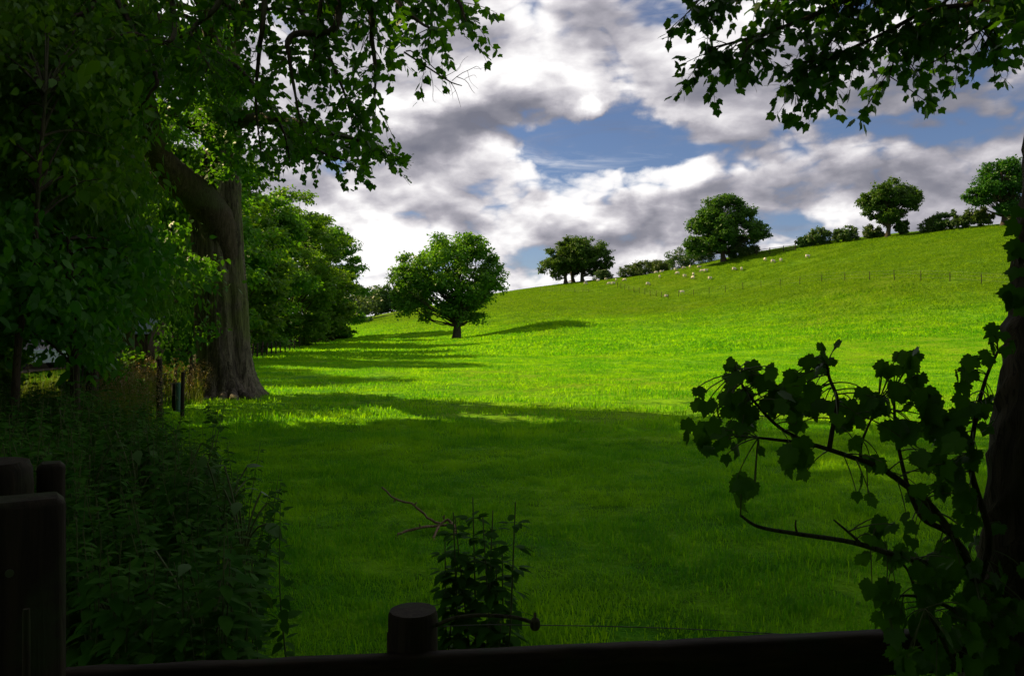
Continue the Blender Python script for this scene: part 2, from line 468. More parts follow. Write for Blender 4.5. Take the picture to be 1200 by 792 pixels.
def build_pasture():
    xs = spaced(-2500, 2500, 9, 330); ys = spaced(-600, 3500, 14, 360)
    gx, gy = np.meshgrid(xs, ys)
    z = zt(gx, gy)
    r = np.random.default_rng(5)
    # gentle hummocks and sheep tracks along the slope
    for wl, a in ((9, .05), (4.3, .03), (2.1, .018)):
        for _ in range(5):
            th = r.uniform(0, 2 * np.pi); ph_ = r.uniform(0, 6.28)
            z = z + np.exp(-np.hypot(gx, gy) / 60) * a * .6 * np.sin((gx * np.cos(th) + gy * np.sin(th)) * 2 * np.pi / (wl * r.uniform(.8, 1.3)) + ph_)
    n, m_ = gx.shape
    i = np.arange(n - 1)[:, None] * m_; j = np.arange(m_ - 1)[None]
    f = np.stack([i + j, i + j + 1, i + m_ + j + 1, i + m_ + j], -1).reshape(-1, 4)
    mt, g, o = mat('pasture_grass_sward')
    pos = g.new('ShaderNodeNewGeometry').outputs['Position']
    n0 = g.noise(pos, .05, 4, .55); n1 = g.noise(pos, .9, 6, .65); n2 = g.noise(pos, 2.6, 6, .75)
    c = g.mix(g.remap(n1, .40, .60), (.045, .18, .003), (.14, .33, .004))
    c = g.mix(g.remap(n0, .42, .62), c, (.14, .25, .005))
    c = g.mix(g.remap(n2, .50, .68), c, (.035, .11, .004))
    hgt = g.m('ADD', g.m('MULTIPLY', n1, 1.0), g.m('MULTIPLY', n2, .35))
    c = g.mix(g.m('MULTIPLY', g.remap(g.m('MULTIPLY_ADD', g.m('SUBTRACT', g.noise(pos, .09, 4, .6), .5), 7.0, g.sep(pos)[2]), .8, 7.5), .70), c, g.mix(g.remap(n1, .35, .65), (.038, .078, .003), (.078, .128, .004)))  # upper slope painted darker, standing in for weaker light on the hill
    s = principled(g, c, .9, .03, hgt, bdist=.22, bstr=1.0)
    g.nt.links.new(s, o.inputs[0])
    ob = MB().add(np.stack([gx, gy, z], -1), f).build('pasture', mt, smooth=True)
    tag(ob, 'bright green grazed pasture rising to a hill on the right', kind='structure')
    return ob


pasture = build_pasture()
from mathutils.bvhtree import BVHTree
_bv = BVHTree.FromObject(pasture, bpy.context.evaluated_depsgraph_get())
def gz(x, y):
    """true ground height"""
    h = _bv.ray_cast(Vector((x, y, 200)), Vector((0, 0, -1)))
    return h[0].z if h[0] else zf(x, y)


# ------------------------------------------------------------------ grass: patches of blades set out over the ground
def grass_mat(name, a, b, tcol):
    m, g, o = mat(name)
    geo = g.new('ShaderNodeNewGeometry')
    pos = geo.outputs['Position']
    n = g.noise(pos, .35, 3, .5); n2 = g.noise(pos, 2.3, 3, .6)
    c = g.mix(geo.outputs['Random Per Island'], a, b)
    c = g.mix(g.remap(n, .4, .65), c, tuple(v * f for v, f in zip(b, (1.25, 1.12, 1.0))))
    c = g.mix(g.m('MULTIPLY', g.remap(n2, .48, .68), .75), c, tuple(v * .8 for v in a))
    zz = g.sep(pos)[2]
    c = g.mix(g.m('MULTIPLY', g.remap(g.m('MULTIPLY_ADD', g.m('SUBTRACT', g.noise(pos, .09, 4, .6), .5), 7.0, zz), .8, 7.5), .70), c, (b[0] * .44, b[1] * .34, b[2]))       # darker with height: the hill's dimmer light put into the blade colour
    nn = g.v('NORMALIZE', g.v('ADD', geo.outputs['Normal'], (0, 0, 1.1)))       # blades curl over: soften their facets towards the sky
    p = principled(g, c, .6, .08)
    g.nt.links.new(nn, p.node.inputs['Normal'])
    t = g.new('ShaderNodeBsdfTranslucent'); g.put(t.inputs[0], g.mix(1.0, c, tcol, 'MULTIPLY'))
    x = g.new('ShaderNodeMixShader'); x.inputs[0].default_value = .55
    g.nt.links.new(p, x.inputs[1]); g.nt.links.new(t.outputs[0], x.inputs[2]); g.nt.links.new(x.outputs[0], o.inputs[0])
    return m


def patch(name, size, n, h, w, seed, m, lean=.45):
    r = np.random.default_rng(seed)
    mb = MB()
    p = np.c_[r.uniform(-size / 2, size / 2, (n, 2)), np.full(n, -.01)]
    # tufts: draw blades together
    cen = r.uniform(-size / 2, size / 2, (max(6, n // 40), 2))
    k = r.integers(0, len(cen), n); pull = r.uniform(.1, .92, n)[:, None] * (r.random(n) < .7)[:, None]
    p[:, :2] = p[:, :2] * (1 - pull) + cen[k] * pull + r.normal(0, size * .01, (n, 2))
    hh = r.uniform(h[0], h[1], n) * (0.4 + 1.1 * (r.random(len(cen))[k]) ** 1.3)
    az = r.uniform(0, 2 * np.pi, n); d = np.c_[np.cos(az), np.sin(az), np.zeros(n)]
    s = np.c_[-d[:, 1], d[:, 0], np.zeros(n)] * (w * r.uniform(.6, 1.2, n))[:, None]
    ln = (r.uniform(.1, 1, n) * lean)[:, None] * hh[:, None]
    up = np.array((0, 0, 1.0)) * hh[:, None]
    v = np.stack([p - s, p + s, p + up * .55 + d * ln * .35 - s * .7, p + up * .55 + d * ln * .35 + s * .7, p + up * (1 - .25 * lean) + d * ln * 1.1], 1)
    q = (np.arange(n) * 5)[:, None]
    mb.add(v.reshape(-1, 3), np.concatenate([q + np.array((0, 1, 3)), q + np.array((0, 3, 2)), q + np.array((2, 3, 4))]))
    me = mb.mesh(name, m)
    o = bpy.data.objects.new(name, me)                   # kept out of the scene: only its mesh is set out below
    return o


def scatter(name, label, pts, rots, scl, src, kind='stuff'):
    me = bpy.data.meshes.new(name)
    me.vertices.add(len(pts)); me.vertices.foreach_set('co', np.asarray(pts, np.float32).ravel())
    a = me.attributes.new('turn', 'FLOAT_VECTOR', 'POINT'); a.data.foreach_set('vector', np.asarray(rots, np.float32).ravel())
    a = me.attributes.new('size', 'FLOAT_VECTOR', 'POINT'); a.data.foreach_set('vector', np.asarray(scl, np.float32).ravel())
    o = bpy.data.objects.new(name, me); col.objects.link(o)
    ng = bpy.data.node_groups.new(name, 'GeometryNodeTree')
    ng.interface.new_socket('Geometry', in_out='INPUT', socket_type='NodeSocketGeometry')
    ng.interface.new_socket('Geometry', in_out='OUTPUT', socket_type='NodeSocketGeometry')
    g = G(ng)
    i = g.new('NodeGroupInput'); out = g.new('NodeGroupOutput')
    m2p = g.new('GeometryNodeMeshToPoints'); ng.links.new(i.outputs[0], m2p.inputs[0])
    iop = g.new('GeometryNodeInstanceOnPoints'); ng.links.new(m2p.outputs[0], iop.inputs['Points'])
    oi = g.new('GeometryNodeObjectInfo'); oi.inputs['Object'].default_value = src
    ng.links.new(oi.outputs['Geometry'], iop.inputs['Instance'])
    t = g.new('GeometryNodeInputNamedAttribute', data_type='FLOAT_VECTOR'); t.inputs[0].default_value = 'turn'
    s = g.new('GeometryNodeInputNamedAttribute', data_type='FLOAT_VECTOR'); s.inputs[0].default_value = 'size'
    e2r = g.new('FunctionNodeEulerToRotation'); ng.links.new(t.outputs[0], e2r.inputs[0])
    ng.links.new(e2r.outputs[0], iop.inputs['Rotation']); ng.links.new(s.outputs[0], iop.inputs['Scale'])
    ng.links.new(iop.outputs[0], out.inputs[0])
    md = o.modifiers.new('set_out', 'NODES'); md.node_group = ng
    tag(o, label, kind=kind)
    return o


def lay_grass(name, label, y0, y1, step, src, seed, sc, wide=0.74, pad=1.5, clump=0.0):
    r = np.random.default_rng(seed)
    pts = []; y = y0
    while y < y1:
        hw = wide * y + pad
        x = np.arange(-hw, hw, step) + r.uniform(-.5, .5) * step
        pts.append(np.c_[x + r.uniform(-.4, .4, len(x)) * step, y + r.uniform(-.4, .4, len(x)) * step])
        y += step
    p = np.concatenate(pts)
    p = p[~((p[:, 0] < -15 - .1 * p[:, 1]) & (p[:, 0] < -.33 * p[:, 1] - 6))]
    z = np.array([gz(a, b) for a, b in p])
    e = .5
    dx = (zt(p[:, 0] + e, p[:, 1]) - zt(p[:, 0] - e, p[:, 1])) / (2 * e); dy = (zt(p[:, 0], p[:, 1] + e) - zt(p[:, 0], p[:, 1] - e)) / (2 * e)
    rots = np.zeros((len(p), 3))
    for k in range(len(p)):
        q = Vector((-dx[k], -dy[k], 1)).to_track_quat('Z', 'Y') @ Matrix.Rotation(r.uniform(0, 6.283), 3, 'Z').to_quaternion()
        rots[k] = q.to_euler()
    s = r.uniform(sc[0], sc[1], len(p))
    hz_ = s * (1 + clump * (np.sin(p[:, 0] * 1.7 + 2 * np.sin(p[:, 1] * .9)) * np.sin(p[:, 1] * 1.3 + 1.5 * np.sin(p[:, 0] * .6))))
    scatter(name, label, np.c_[p, z], rots, np.c_[s, s, hz_], src)
    return len(p)


GA, GB, GT = (.045, .235, .002), (.16, .385, .003), (1.9, 1.7, .4)
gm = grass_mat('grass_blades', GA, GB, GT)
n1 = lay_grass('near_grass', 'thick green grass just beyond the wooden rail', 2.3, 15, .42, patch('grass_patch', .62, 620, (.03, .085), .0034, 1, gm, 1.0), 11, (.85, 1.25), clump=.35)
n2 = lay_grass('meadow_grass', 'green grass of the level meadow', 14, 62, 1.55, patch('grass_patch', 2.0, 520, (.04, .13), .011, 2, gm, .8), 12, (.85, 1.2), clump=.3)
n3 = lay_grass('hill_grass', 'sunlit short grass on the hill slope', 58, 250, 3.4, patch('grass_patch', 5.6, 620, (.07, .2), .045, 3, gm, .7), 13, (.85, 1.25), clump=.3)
print('grass', n1, n2, n3)


# ------------------------------------------------------------------ trees
def bez(a, b, c, n):
    t = np.linspace(0, 1, n)[:, None]
    return (1 - t) ** 2 * a + 2 * t * (1 - t) * b + t * t * c


def make_lobes(env, n, r, shell=.6, minsep=.0):
    env = np.asarray(env, float); w = (env[:, 3] * env[:, 4] * env[:, 5]) ** (2 / 3); w /= w.sum()
    out = []
    for _ in range(n * 30):
        e = env[r.choice(len(env), p=w)]
        d = norm(r.standard_normal(3)); u = shell + (1 - shell) * r.random() ** .7
        p = e[:3] + d * e[3:] * u
        if all(np.linalg.norm(p - q) > minsep for q in out): out.append(p)
        if len(out) >= n: break
    return np.array(out)


def crown(mb, lob, lr, r, n_sub, n_leaf, size, tmpl, flat=.6, up=.55, droop=.15, mi=0, lr_var=.35):
    n = len(lob)
    rad = lr * r.uniform(1 - lr_var, 1 + lr_var, n)
    d = norm(r.standard_normal((n, n_sub, 3))); u = r.uniform(.35, 1.0, (n, n_sub, 1))
    sub = lob[:, None] + d * u * rad[:, None, None] * (1, 1, flat)
    sub = sub.reshape(-1, 3)
    cen = np.repeat(lob, n_sub, 0)
    sr = np.repeat(rad, n_sub) * .36
    P = sub[:, None] + r.standard_normal((len(sub), n_leaf, 3)) * sr[:, None, None] * .62 * (1, 1, flat * .8)
    out = norm(P - cen[:, None])
    N = norm(out * .55 + np.array((0, 0, up)) + r.standard_normal(P.shape) * .5)
    T = norm(np.cross(N, r.standard_normal(P.shape)) + np.array((0, 0, -droop)) + out * .4)
    k = P.shape[0] * P.shape[1]
    leaves(mb, P.reshape(k, 3), T.reshape(k, 3), N.reshape(k, 3), size * r.uniform(.65, 1.3, k), tmpl, mi)
    return sub


def limbs(mb, trunk, lob, tr, r, sides=5, lo=.25, hi=.95, wig=.12, r_end=.02, k=.32):
    """limbs from points on the trunk line to each leaf mass"""
    for p in lob:
        h = (p[2] - trunk[0][2]) / max(trunk[-1][2] - trunk[0][2], .1)
        t = np.clip(h * .62 * r.uniform(.75, 1.1), lo, hi)
        i = t * (len(trunk) - 1); a = trunk[int(i)] * (1 - i % 1) + trunk[min(int(i) + 1, len(trunk) - 1)] * (i % 1)
        L = np.linalg.norm(p - a)
        mid = a * .5 + p * .5 + np.array((0, 0, -.08 * L)) + r.standard_normal(3) * wig * L * .5
        q = bez(a, mid, p, 7) + np.r_[np.zeros((1, 3)), r.standard_normal((6, 3)) * wig * .16 * L]
        r0 = tr * k * (1 - .5 * t) * r.uniform(.6, 1.1)
        tube(mb, q, np.linspace(r0, max(r_end, r0 * .18), 7), sides, cap=False)


def trunk_mesh(mb, base, top, r0, r1, r, sides=14, flare=1.35, rings=14, wob=.04, bend=.25):
    P = resample([base, base * .65 + top * .35 + r.standard_normal(3) * (bend, bend, 0), top], rings)
    h = np.linspace(0, 1, rings)
    rad = r0 + (r1 - r0) * h
    rad = rad * (1 + (flare - 1) * np.exp(-h * 14))
    P[0] = P[0] - (0, 0, .25)
    tube(mb, P, rad, sides, wob=wob, rng=r)
    return P


def field_tree(name, label, px, y, env, tr, th, nl, lr, n_sub, n_leaf, size, leafm, seed, cat='tree', group=None, tmpl=None, shell=.55, flat=.7, sep=.5, barkm='bark_far', base=None, up=.55, droop=.15):
    """env in metres from the foot of the trunk: (x, y, z, rx, ry, rz)"""
    r = np.random.default_rng(seed)
    b = np.array(base) if base is not None else on(px, y)
    b[2] = gz(b[0], b[1])
    root = tag(empty(name, b), label, cat, group)
    lob = make_lobes(env, nl, r, shell, lr * sep)
    c = MB(); crown(c, lob, lr, r, n_sub, n_leaf, size, tmpl or T_quad(), flat=flat, up=up, droop=droop)
    t = MB(); line = trunk_mesh(t, np.zeros(3), np.array((r.normal(0, .2), r.normal(0, .2), th)), tr, tr * .35, r)
    limbs(t, line, lob, tr, r)
    t.build('trunk', M[barkm], root, smooth=True)
    c.build('crown', M[leafm], root)
    return root


def env_px(base_px, base_py, y, items):
    """crown masses measured on the photograph at the tree's own distance -> metres from its foot"""
    s = y / F
    return [((px - base_px) * s, dy, (base_py - py) * s, rx * s, ry, rz * s) for px, py, rx, rz, dy, ry in items]


# the tree standing alone in the pasture
e = env_px(535, 398, 107, [(537, 316, 46, 44, 0, 5.6), (496, 318, 34, 36, -.5, 4.2), (480, 330, 24, 34, .3, 3.6), (563, 342, 27, 32, 0, 4), (528, 358, 30, 16, 0, 2.8), (540, 366, 20, 12, -.3, 2.2), (505, 352, 40, 20, 0, 3.4), (575, 352, 15, 14, .5, 2.4), (532, 296, 36, 27, 0, 4.5), (560, 310, 28, 34, .2, 4)])
field_tree('sycamore_tree', 'broad rounded tree standing alone on the sunlit slope with a long shadow', 535, 107, e, .55, 11.0, 112, 1.3, 13, 24, .36, 'leaf_oak', 21, shell=.5, flat=.75, sep=.62)

# the three trees of the clump on the skyline
for k, (px, lab, it) in enumerate([
    (663, 'left tree of the clump of three on the skyline', [(655, 304, 22, 19, 0, 5), (648, 310, 15, 15, 0, 4), (668, 297, 18, 18, 0, 5)]),
    (672, 'middle tree of the clump of three on the skyline, behind the other two', [(675, 298, 20, 20, 2, 5), (672, 305, 16, 15, 2, 4)]),
    (682.5, 'right tree of the clump of three on the skyline', [(692, 299, 22, 21, 0, 5.5), (700, 305, 15, 17, 0, 4.5), (684, 296, 16, 17, 0, 5)])]):
    y = 240 + (4 if k == 1 else 0)
    g0 = on(px, y); bpy_ = 396 - F * (g0[2] - 1.6) / y
    field_tree('beech_tree', lab, px, y, env_px(px, bpy_, y, it), .62, 9.0, 64, 1.5, 12, 24, .52, 'leaf_ridge', 30 + k, group='clump of three trees on the skyline', shell=.5, sep=.5, flat=.75, droop=.5)

# hedgerow trees along the top of the field
field_tree('oak_tree', 'wide domed oak on the hill top with sheep grazing below its hedge', 848, 185, env_px(848, 306, 185, [(847, 262, 36, 31, 0, 6.5), (830, 274, 24, 19, 0, 5), (870, 272, 26, 18, 0, 5), (846, 250, 25, 20, 0, 5), (886, 272, 12, 10, 0, 3), (814, 287, 10, 10, 0, 2.5)]),
           .62, 11.5, 112, 1.5, 13, 24, .5, 'leaf_ridge', 41, group='trees along the top of the hill', shell=.5, sep=.6)
field_tree('oak_tree', 'upright open oak on the hill top between two runs of hedge', 1040, 165, env_px(1040, 279, 165, [(1045, 226, 22, 18, 0, 4.2), (1028, 243, 18, 15, 0, 3.5), (1062, 233, 17, 15, 0, 3.6), (1042, 252, 17, 14, 0, 3.2), (1018, 236, 11, 10, 0, 2.4), (1074, 241, 9, 10, 0, 2), (1046, 238, 26, 22, 0, 4)]),
           .5, 10, 76, 1.2, 13, 24, .42, 'leaf_ridge', 42, group='trees along the top of the hill', shell=.45, sep=.75)
field_tree('oak_tree', 'big flat-bottomed tree at the right end of the skyline, beside the dark trunk', 1176, 150, env_px(1176, 265, 150, [(1175, 210, 27, 24, 0, 4.5), (1155, 225, 18, 14, 0, 3.6), (1196, 222, 24, 18, 0, 4.2), (1140, 232, 8, 7, 0, 2), (1178, 246, 15, 9, 0, 2.8), (1212, 232, 14, 12, 0, 3)]),
           .55, 10, 90, 1.25, 13, 24, .42, 'leaf_ridge', 43, group='trees along the top of the hill', shell=.5, sep=.7)


# hedge bushes on the skyline, each its own plant
def bush(label, px, y, w, h, seed, leafm='leaf_hedge', group='hedgerow bushes along the top of the hill', name='hawthorn_bush', size=.34, dens=1.0, py=None):
    r = np.random.default_rng(seed)
    b = on(px, y); b[2] = gz(b[0], b[1])
    root = tag(empty(name, b), label, 'bush', group)
    env = [(0, 0, h * .56, w * .40, w * .40, h * .42), (-w * .22, 0, h * .42, w * .3, w * .3, h * .36), (w * .24, .1, h * .44, w * .28, w * .3, h * .36), (0, 0, h * .3, w * .42, w * .36, h * .26)]
    lob = make_lobes(env, int(22 * dens), r, .5, w * .09)
    c = MB(); crown(c, lob, w * .135, r, 8, 20, size, T_quad(), flat=.85, up=.4)
    t = MB()
    for k in range(3):
        a = np.array((r.normal(0, w * .05), r.normal(0, .1), -.1))
        tube(t, resample([a, a + (r.normal(0, w * .08), 0, h * .3), a + (r.normal(0, w * .2), 0, h * .7)], 6), np.linspace(.09, .03, 6), 6)
    limbs(t, np.array([(0, 0, 0), (0, 0, h * .8)]), lob[::2], .12, r, 4)
    t.build('trunk', M['bark_dark'], root, smooth=True); c.build('crown', M[leafm], root)
    return root


ridge_y = lambda px: float(np.interp(px, [675, 765, 848, 950, 1040, 1113, 1180], [238, 213, 186, 173, 166, 156, 150]))
for k, (px, wpx, hpx, lab) in enumerate([
    (707, 17, 13, 'small round bush at the right foot of the skyline clump'),
    (740, 22, 14, 'low hedge bush at the left end of the ridge hedge, nearest the clump'),
    (757, 26, 18, 'second bush of the ridge hedge from the left, low and rounded'),
    (775, 20, 16, 'third bush of the ridge hedge from the left, with sheep in front'),
    (797, 30, 21, 'taller hedge bush just left of the domed oak'),
    (820, 28, 24, 'hedge bush under the left side of the domed oak'),
    (862, 22, 19, 'hedge bush just right of the domed oak trunk'),
    (876, 20, 17, 'last hedge bush right of the domed oak, before the hurdle fence'),
    (944, 20, 14, 'smaller bush of the joined pair right of the hurdle fence'),
    (959, 28, 21, 'larger bush of the joined pair right of the hurdle fence'),
    (990, 31, 20, 'single rounded bush standing alone on the skyline'),
    (1022, 24, 15, 'bush at the left foot of the upright oak'),
    (1057, 17, 20, 'dark bush at the right foot of the upright oak'),
    (1092, 26, 20, 'left end bush of the right hand ridge hedge'),
    (1109, 24, 27, 'tallest bush of the right hand ridge hedge'),
    (1131, 27, 24, 'third bush along the right hand ridge hedge'),
    (1152, 24, 22, 'hedge bush just left of the tree at the end of the skyline'),
    (1196, 30, 12, 'low hedge bush right of the tree at the end of the skyline')]):
    y = ridge_y(px) + 1.5
    bush(lab, px, y, wpx * y / F * (1.3 if k < 8 else 1.02), hpx * y / F * (1.05 if k < 8 else .95), 60 + k, dens=1.4)


# ------------------------------------------------------------------ woodland down the left side
def wood_env(h, w):
    return [(0, 0, h * .60, w, w, h * .36), (w * .25, -w * .1, h * .36, w * .92, w * .92, h * .28), (w * .2, 0, h * .18, w * .85, w * .85, h * .16), (0, 0, h * .8, w * .6, w * .6, h * .19)]


def wood_proto(name, seed, h, w, nl, size, leafm, n_sub=13, n_leaf=26):
    r = np.random.default_rng(seed)
    root = empty(name, (0, 0, 0))
    lob = make_lobes(wood_env(h, w), nl, r, .62, .8)
    c = MB(); crown(c, lob, h * .085, r, n_sub, n_leaf, size, T_quad(), flat=.42, up=.8, droop=.35)
    t = MB(); line = trunk_mesh(t, np.zeros(3), np.array((0, 0, h * .8)), h * .026, .08, r)
    limbs(t, line, lob[::2], h * .026, r)
    t.build('trunk', M['bark_dark'], root, smooth=True); c.build('crown', M[leafm], root)
    return root


wp = [wood_proto('woodland_tree', 71, 17.0, 5.2, 90, .34, 'leaf_wood'), wood_proto('woodland_tree', 72, 18.5, 5.6, 96, .36, 'leaf_wood'), wood_proto('woodland_tree', 73, 15.0, 4.8, 84, .34, 'leaf_wood')]
used = [False] * 3
def place_wood(kind, x, y, h, rz, label, leafm=None, group='trees along the edge of the wood'):
    s = h / (17.0, 18.5, 15.0)[kind]
    o = wp[kind] if not used[kind] else copy_tree(wp[kind]); used[kind] = True
    o.location = (x, y, gz(x, y) - .05); o.rotation_euler = (0, 0, rz); o.scale = (s, s, s)
    tag(o, label, 'tree', group)
    if leafm:
        for c in o.children:
            if c.name.startswith('crown'):
                c.data = c.data.copy(); c.data.materials[0] = M[leafm]
    return o


WOODS = [  # kind, x, y, height, turn, label
    (1, -21.5, 52, 16.5, .3, 'tall woodland tree just right of the great trunk, leaves hanging to the ground'),
    (0, -24, 66, 17.5, 2.1, 'second tree of the wood edge right of the great trunk'),
    (2, -25, 80, 16.0, 4.0, 'third tree of the wood edge, with yellow green top'),
    (1, -27, 96, 19.0, 5.2, 'high crowned tree halfway along the wood edge'),
    (0, -29.5, 114, 19.5, 1.1, 'tree of the wood edge beside the last tall one'),
    (2, -32, 132, 20.5, .2, 'last tall dark tree at the far end of the wood edge'),
]
for k, x, y, h, rz, lab in WOODS: place_wood(k, x, y, h, rz, lab)
for k, (x, y, h, rz) in enumerate([(-29, 44, 17, .5), (-33, 60, 18, 1.9), (-36, 80, 18, 3.0), (-40, 104, 19, 4.4), (-44, 128, 20, 5.0), (-24, 37.5, 16, 2.6), (-36, 36, 18, .9), (-45, 56, 19, 2.2)]):
    place_wood((k + 1) % 3, x, y, h, rz, 'woodland tree standing inside the wood behind the edge trees', group='trees inside the wood')
FAR = []
for k, (px, y, h, lab) in enumerate([(408, 230, 10.5, 'far bluish tree next to the end of the tall wood'), (421, 262, 11, 'far tree second from the end of the tall wood'),
                                     (437, 300, 11, 'low far tree behind the crest of the pasture'), (452, 300, 11.5, 'taller far tree on the crest just left of the lone tree'),
                                     (470, 318, 11, 'far tree on the crest partly behind the lone tree'), (486, 330, 12, 'last far tree on the crest behind the lone tree')]):
    FAR.append((lab, px, y, h * 1.25, h, 110 + k))
for lab, px, y, w, h, sd_ in FAR:
    tag(bush(lab, px, y, w, h, sd_, 'leaf_far', 'far trees beyond the crest of the pasture', 'far_tree', .75, 1.6), cat='tree')
bush('small round pale green bush at the far foot of the wood', 378, 118, 3.0, 2.3, 95, 'leaf_pale', None, 'round_bush', .26)
bush('low dark bush at the far end of the wood edge', 398, 133, 4.0, 2.2, 96, 'leaf_dark', None, 'low_bush', .3)


# ------------------------------------------------------------------ the great tree on the left
def great_tree():
    r = np.random.default_rng(101)
    y0 = 21.6
    b = on(265, y0); b[2] = gz(b[0], b[1])
    root = tag(empty('great_tree', b), 'great old tree with fluted grey trunk forking low, its leafy boughs hanging over the meadow', 'tree')
    s = y0 / F
    # trunk: rings from photo outline, flutes and root flare
    prof = [(-15, 266, 41), (0, 266, 38), (12, 264.5, 34), (30, 263, 31.5), (60, 261.5, 29.5), (110, 260.5, 28), (160, 258, 26.5), (205, 255, 27), (232, 256, 25), (260, 261, 20.5), (300, 264, 18.5), (360, 264, 17.5), (430, 262, 16), (520, 260, 13), (640, 262, 9), (760, 262, 5)]
    hs = np.linspace(-15, 760, 120)
    hs = np.concatenate([np.linspace(-15, 60, 30), np.linspace(62, 300, 60), np.linspace(305, 760, 50)])
    pr = np.array(prof, float)
    cx = np.interp(hs, pr[:, 0], pr[:, 1]); rw = np.interp(hs, pr[:, 0], pr[:, 2])
    ns = 72; th = np.linspace(0, 2 * np.pi, ns, endpoint=False)
    ph0 = r.uniform(0, 6.28, 6)
    V = []
    for h, c, w in zip(hs, cx, rw):
        k = np.exp(-max(h, 0) / 22.0)
        tw = th + h * .0016
        fl = .10 * np.cos(5 * tw + ph0[0]) + .06 * np.cos(8 * tw + ph0[1] + .3 * math.sin(h * .02)) + .04 * np.cos(13 * tw + ph0[2] + h * .006)
        fl -= .17 * np.exp(-((np.angle(np.exp(1j * (tw + 1.95)))) / .16) ** 2) * np.clip((h - 5) / 60, 0, 1) * np.clip((330 - h) / 100, 0, 1)     # the dark cleft facing us
        fl -= .11 * np.exp(-((np.angle(np.exp(1j * (tw + 1.1)))) / .10) ** 2) * np.clip((h - 5) / 60, 0, 1)
        root_ = k * (.24 * np.maximum(0, np.cos(6 * th + ph0[3])) ** 2 + .14 * np.maximum(0, np.cos(9 * th + ph0[4])) ** 2)
        rad = w * s * (1 + fl + root_ + .010 * r.standard_normal(ns))
        V.append(np.c_[(c - 265) * s + rad * np.cos(th), rad * np.sin(th), np.full(ns, h * s)])
    n = len(hs); i = np.arange(n - 1)[:, None] * ns; j = np.arange(ns)[None]; j2 = (j + 1) % ns
    mb = MB(); mb.add(np.concatenate(V), np.stack([i + j, i + j2, i + ns + j2, i + ns + j], -1).reshape(-1, 4))
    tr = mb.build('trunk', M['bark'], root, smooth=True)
    # big left limb of the fork
    def rel(px, py, y): return W(px, py, y) - b
    lm = MB()
    P = resample([rel(268, 305, 21.4), rel(256, 262, 21.2), rel(238, 236, 20.9), rel(214, 216, 20.4), rel(194, 196, 19.8), rel(181, 172, 19.2), rel(172, 130, 18.4), rel(158, 60, 17.4), rel(120, -60, 16)], 40)
    tube(lm, P, np.interp(np.linspace(0, 1, 40), [0, .12, .3, .5, .62, .8, 1], [.28, .44, .46, .38, .29, .22, .11]), 18, wob=.035, rng=r)
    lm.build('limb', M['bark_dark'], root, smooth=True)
    # horizontal limbs of the fork
    for pts, r0, r1 in (([(262, 150, 21.5), (285, 142, 20.2), (318, 139, 18), (352, 147, 15.4), (395, 158, 13.8), (432, 172, 13)], .22, .035),
                        ([(258, 150, 21.5), (236, 152, 21.5), (214, 140, 21), (190, 128, 20)], .20, .07),
                        ([(262, 80, 21.6), (246, 40, 20), (236, -20, 18)], .22, .12),
                        ([(264, 60, 21.6), (300, -20, 20), (330, -120, 17)], .2, .1)):
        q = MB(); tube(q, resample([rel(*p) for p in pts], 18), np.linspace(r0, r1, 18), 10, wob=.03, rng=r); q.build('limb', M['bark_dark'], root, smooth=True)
    # surface roots
    for k, (pts, r0) in enumerate((([(238, 440, 21.2), (228, 452, 20.9), (222, 458, 20.6), (210, 462, 20.4)], .13), ([(245, 452, 20.9), (240, 462, 20.4), (236, 470, 19.9)], .13), ([(262, 462, 20.7), (258, 470, 20.2), (252, 473, 19.9)], .13),
                                   ([(285, 458, 20.9), (298, 464, 20.7), (310, 468, 20.5)], .15), ([(274, 462, 20.6), (276, 469, 20.2), (280, 474, 19.8)], .12))):
        q = MB(); e_ = W(*pts[-1]) - b; pp = [np.array((e_[0] * .25, e_[1] * .25, .30))]
        for t_, p in enumerate(pts):
            w = W(*p) - b; w[2] = .13 * (1 - t_ / (len(pts) - 1)) ** 1.3 + gz(w[0] + b[0], w[1] + b[1]) - b[2] - .035; pp.append(w)
        tube(q, resample(pp, 9), np.linspace(r0 * 1.3, .02, 9), 9, wob=.08, rng=r); q.build('root', M['bark'], root, smooth=True)

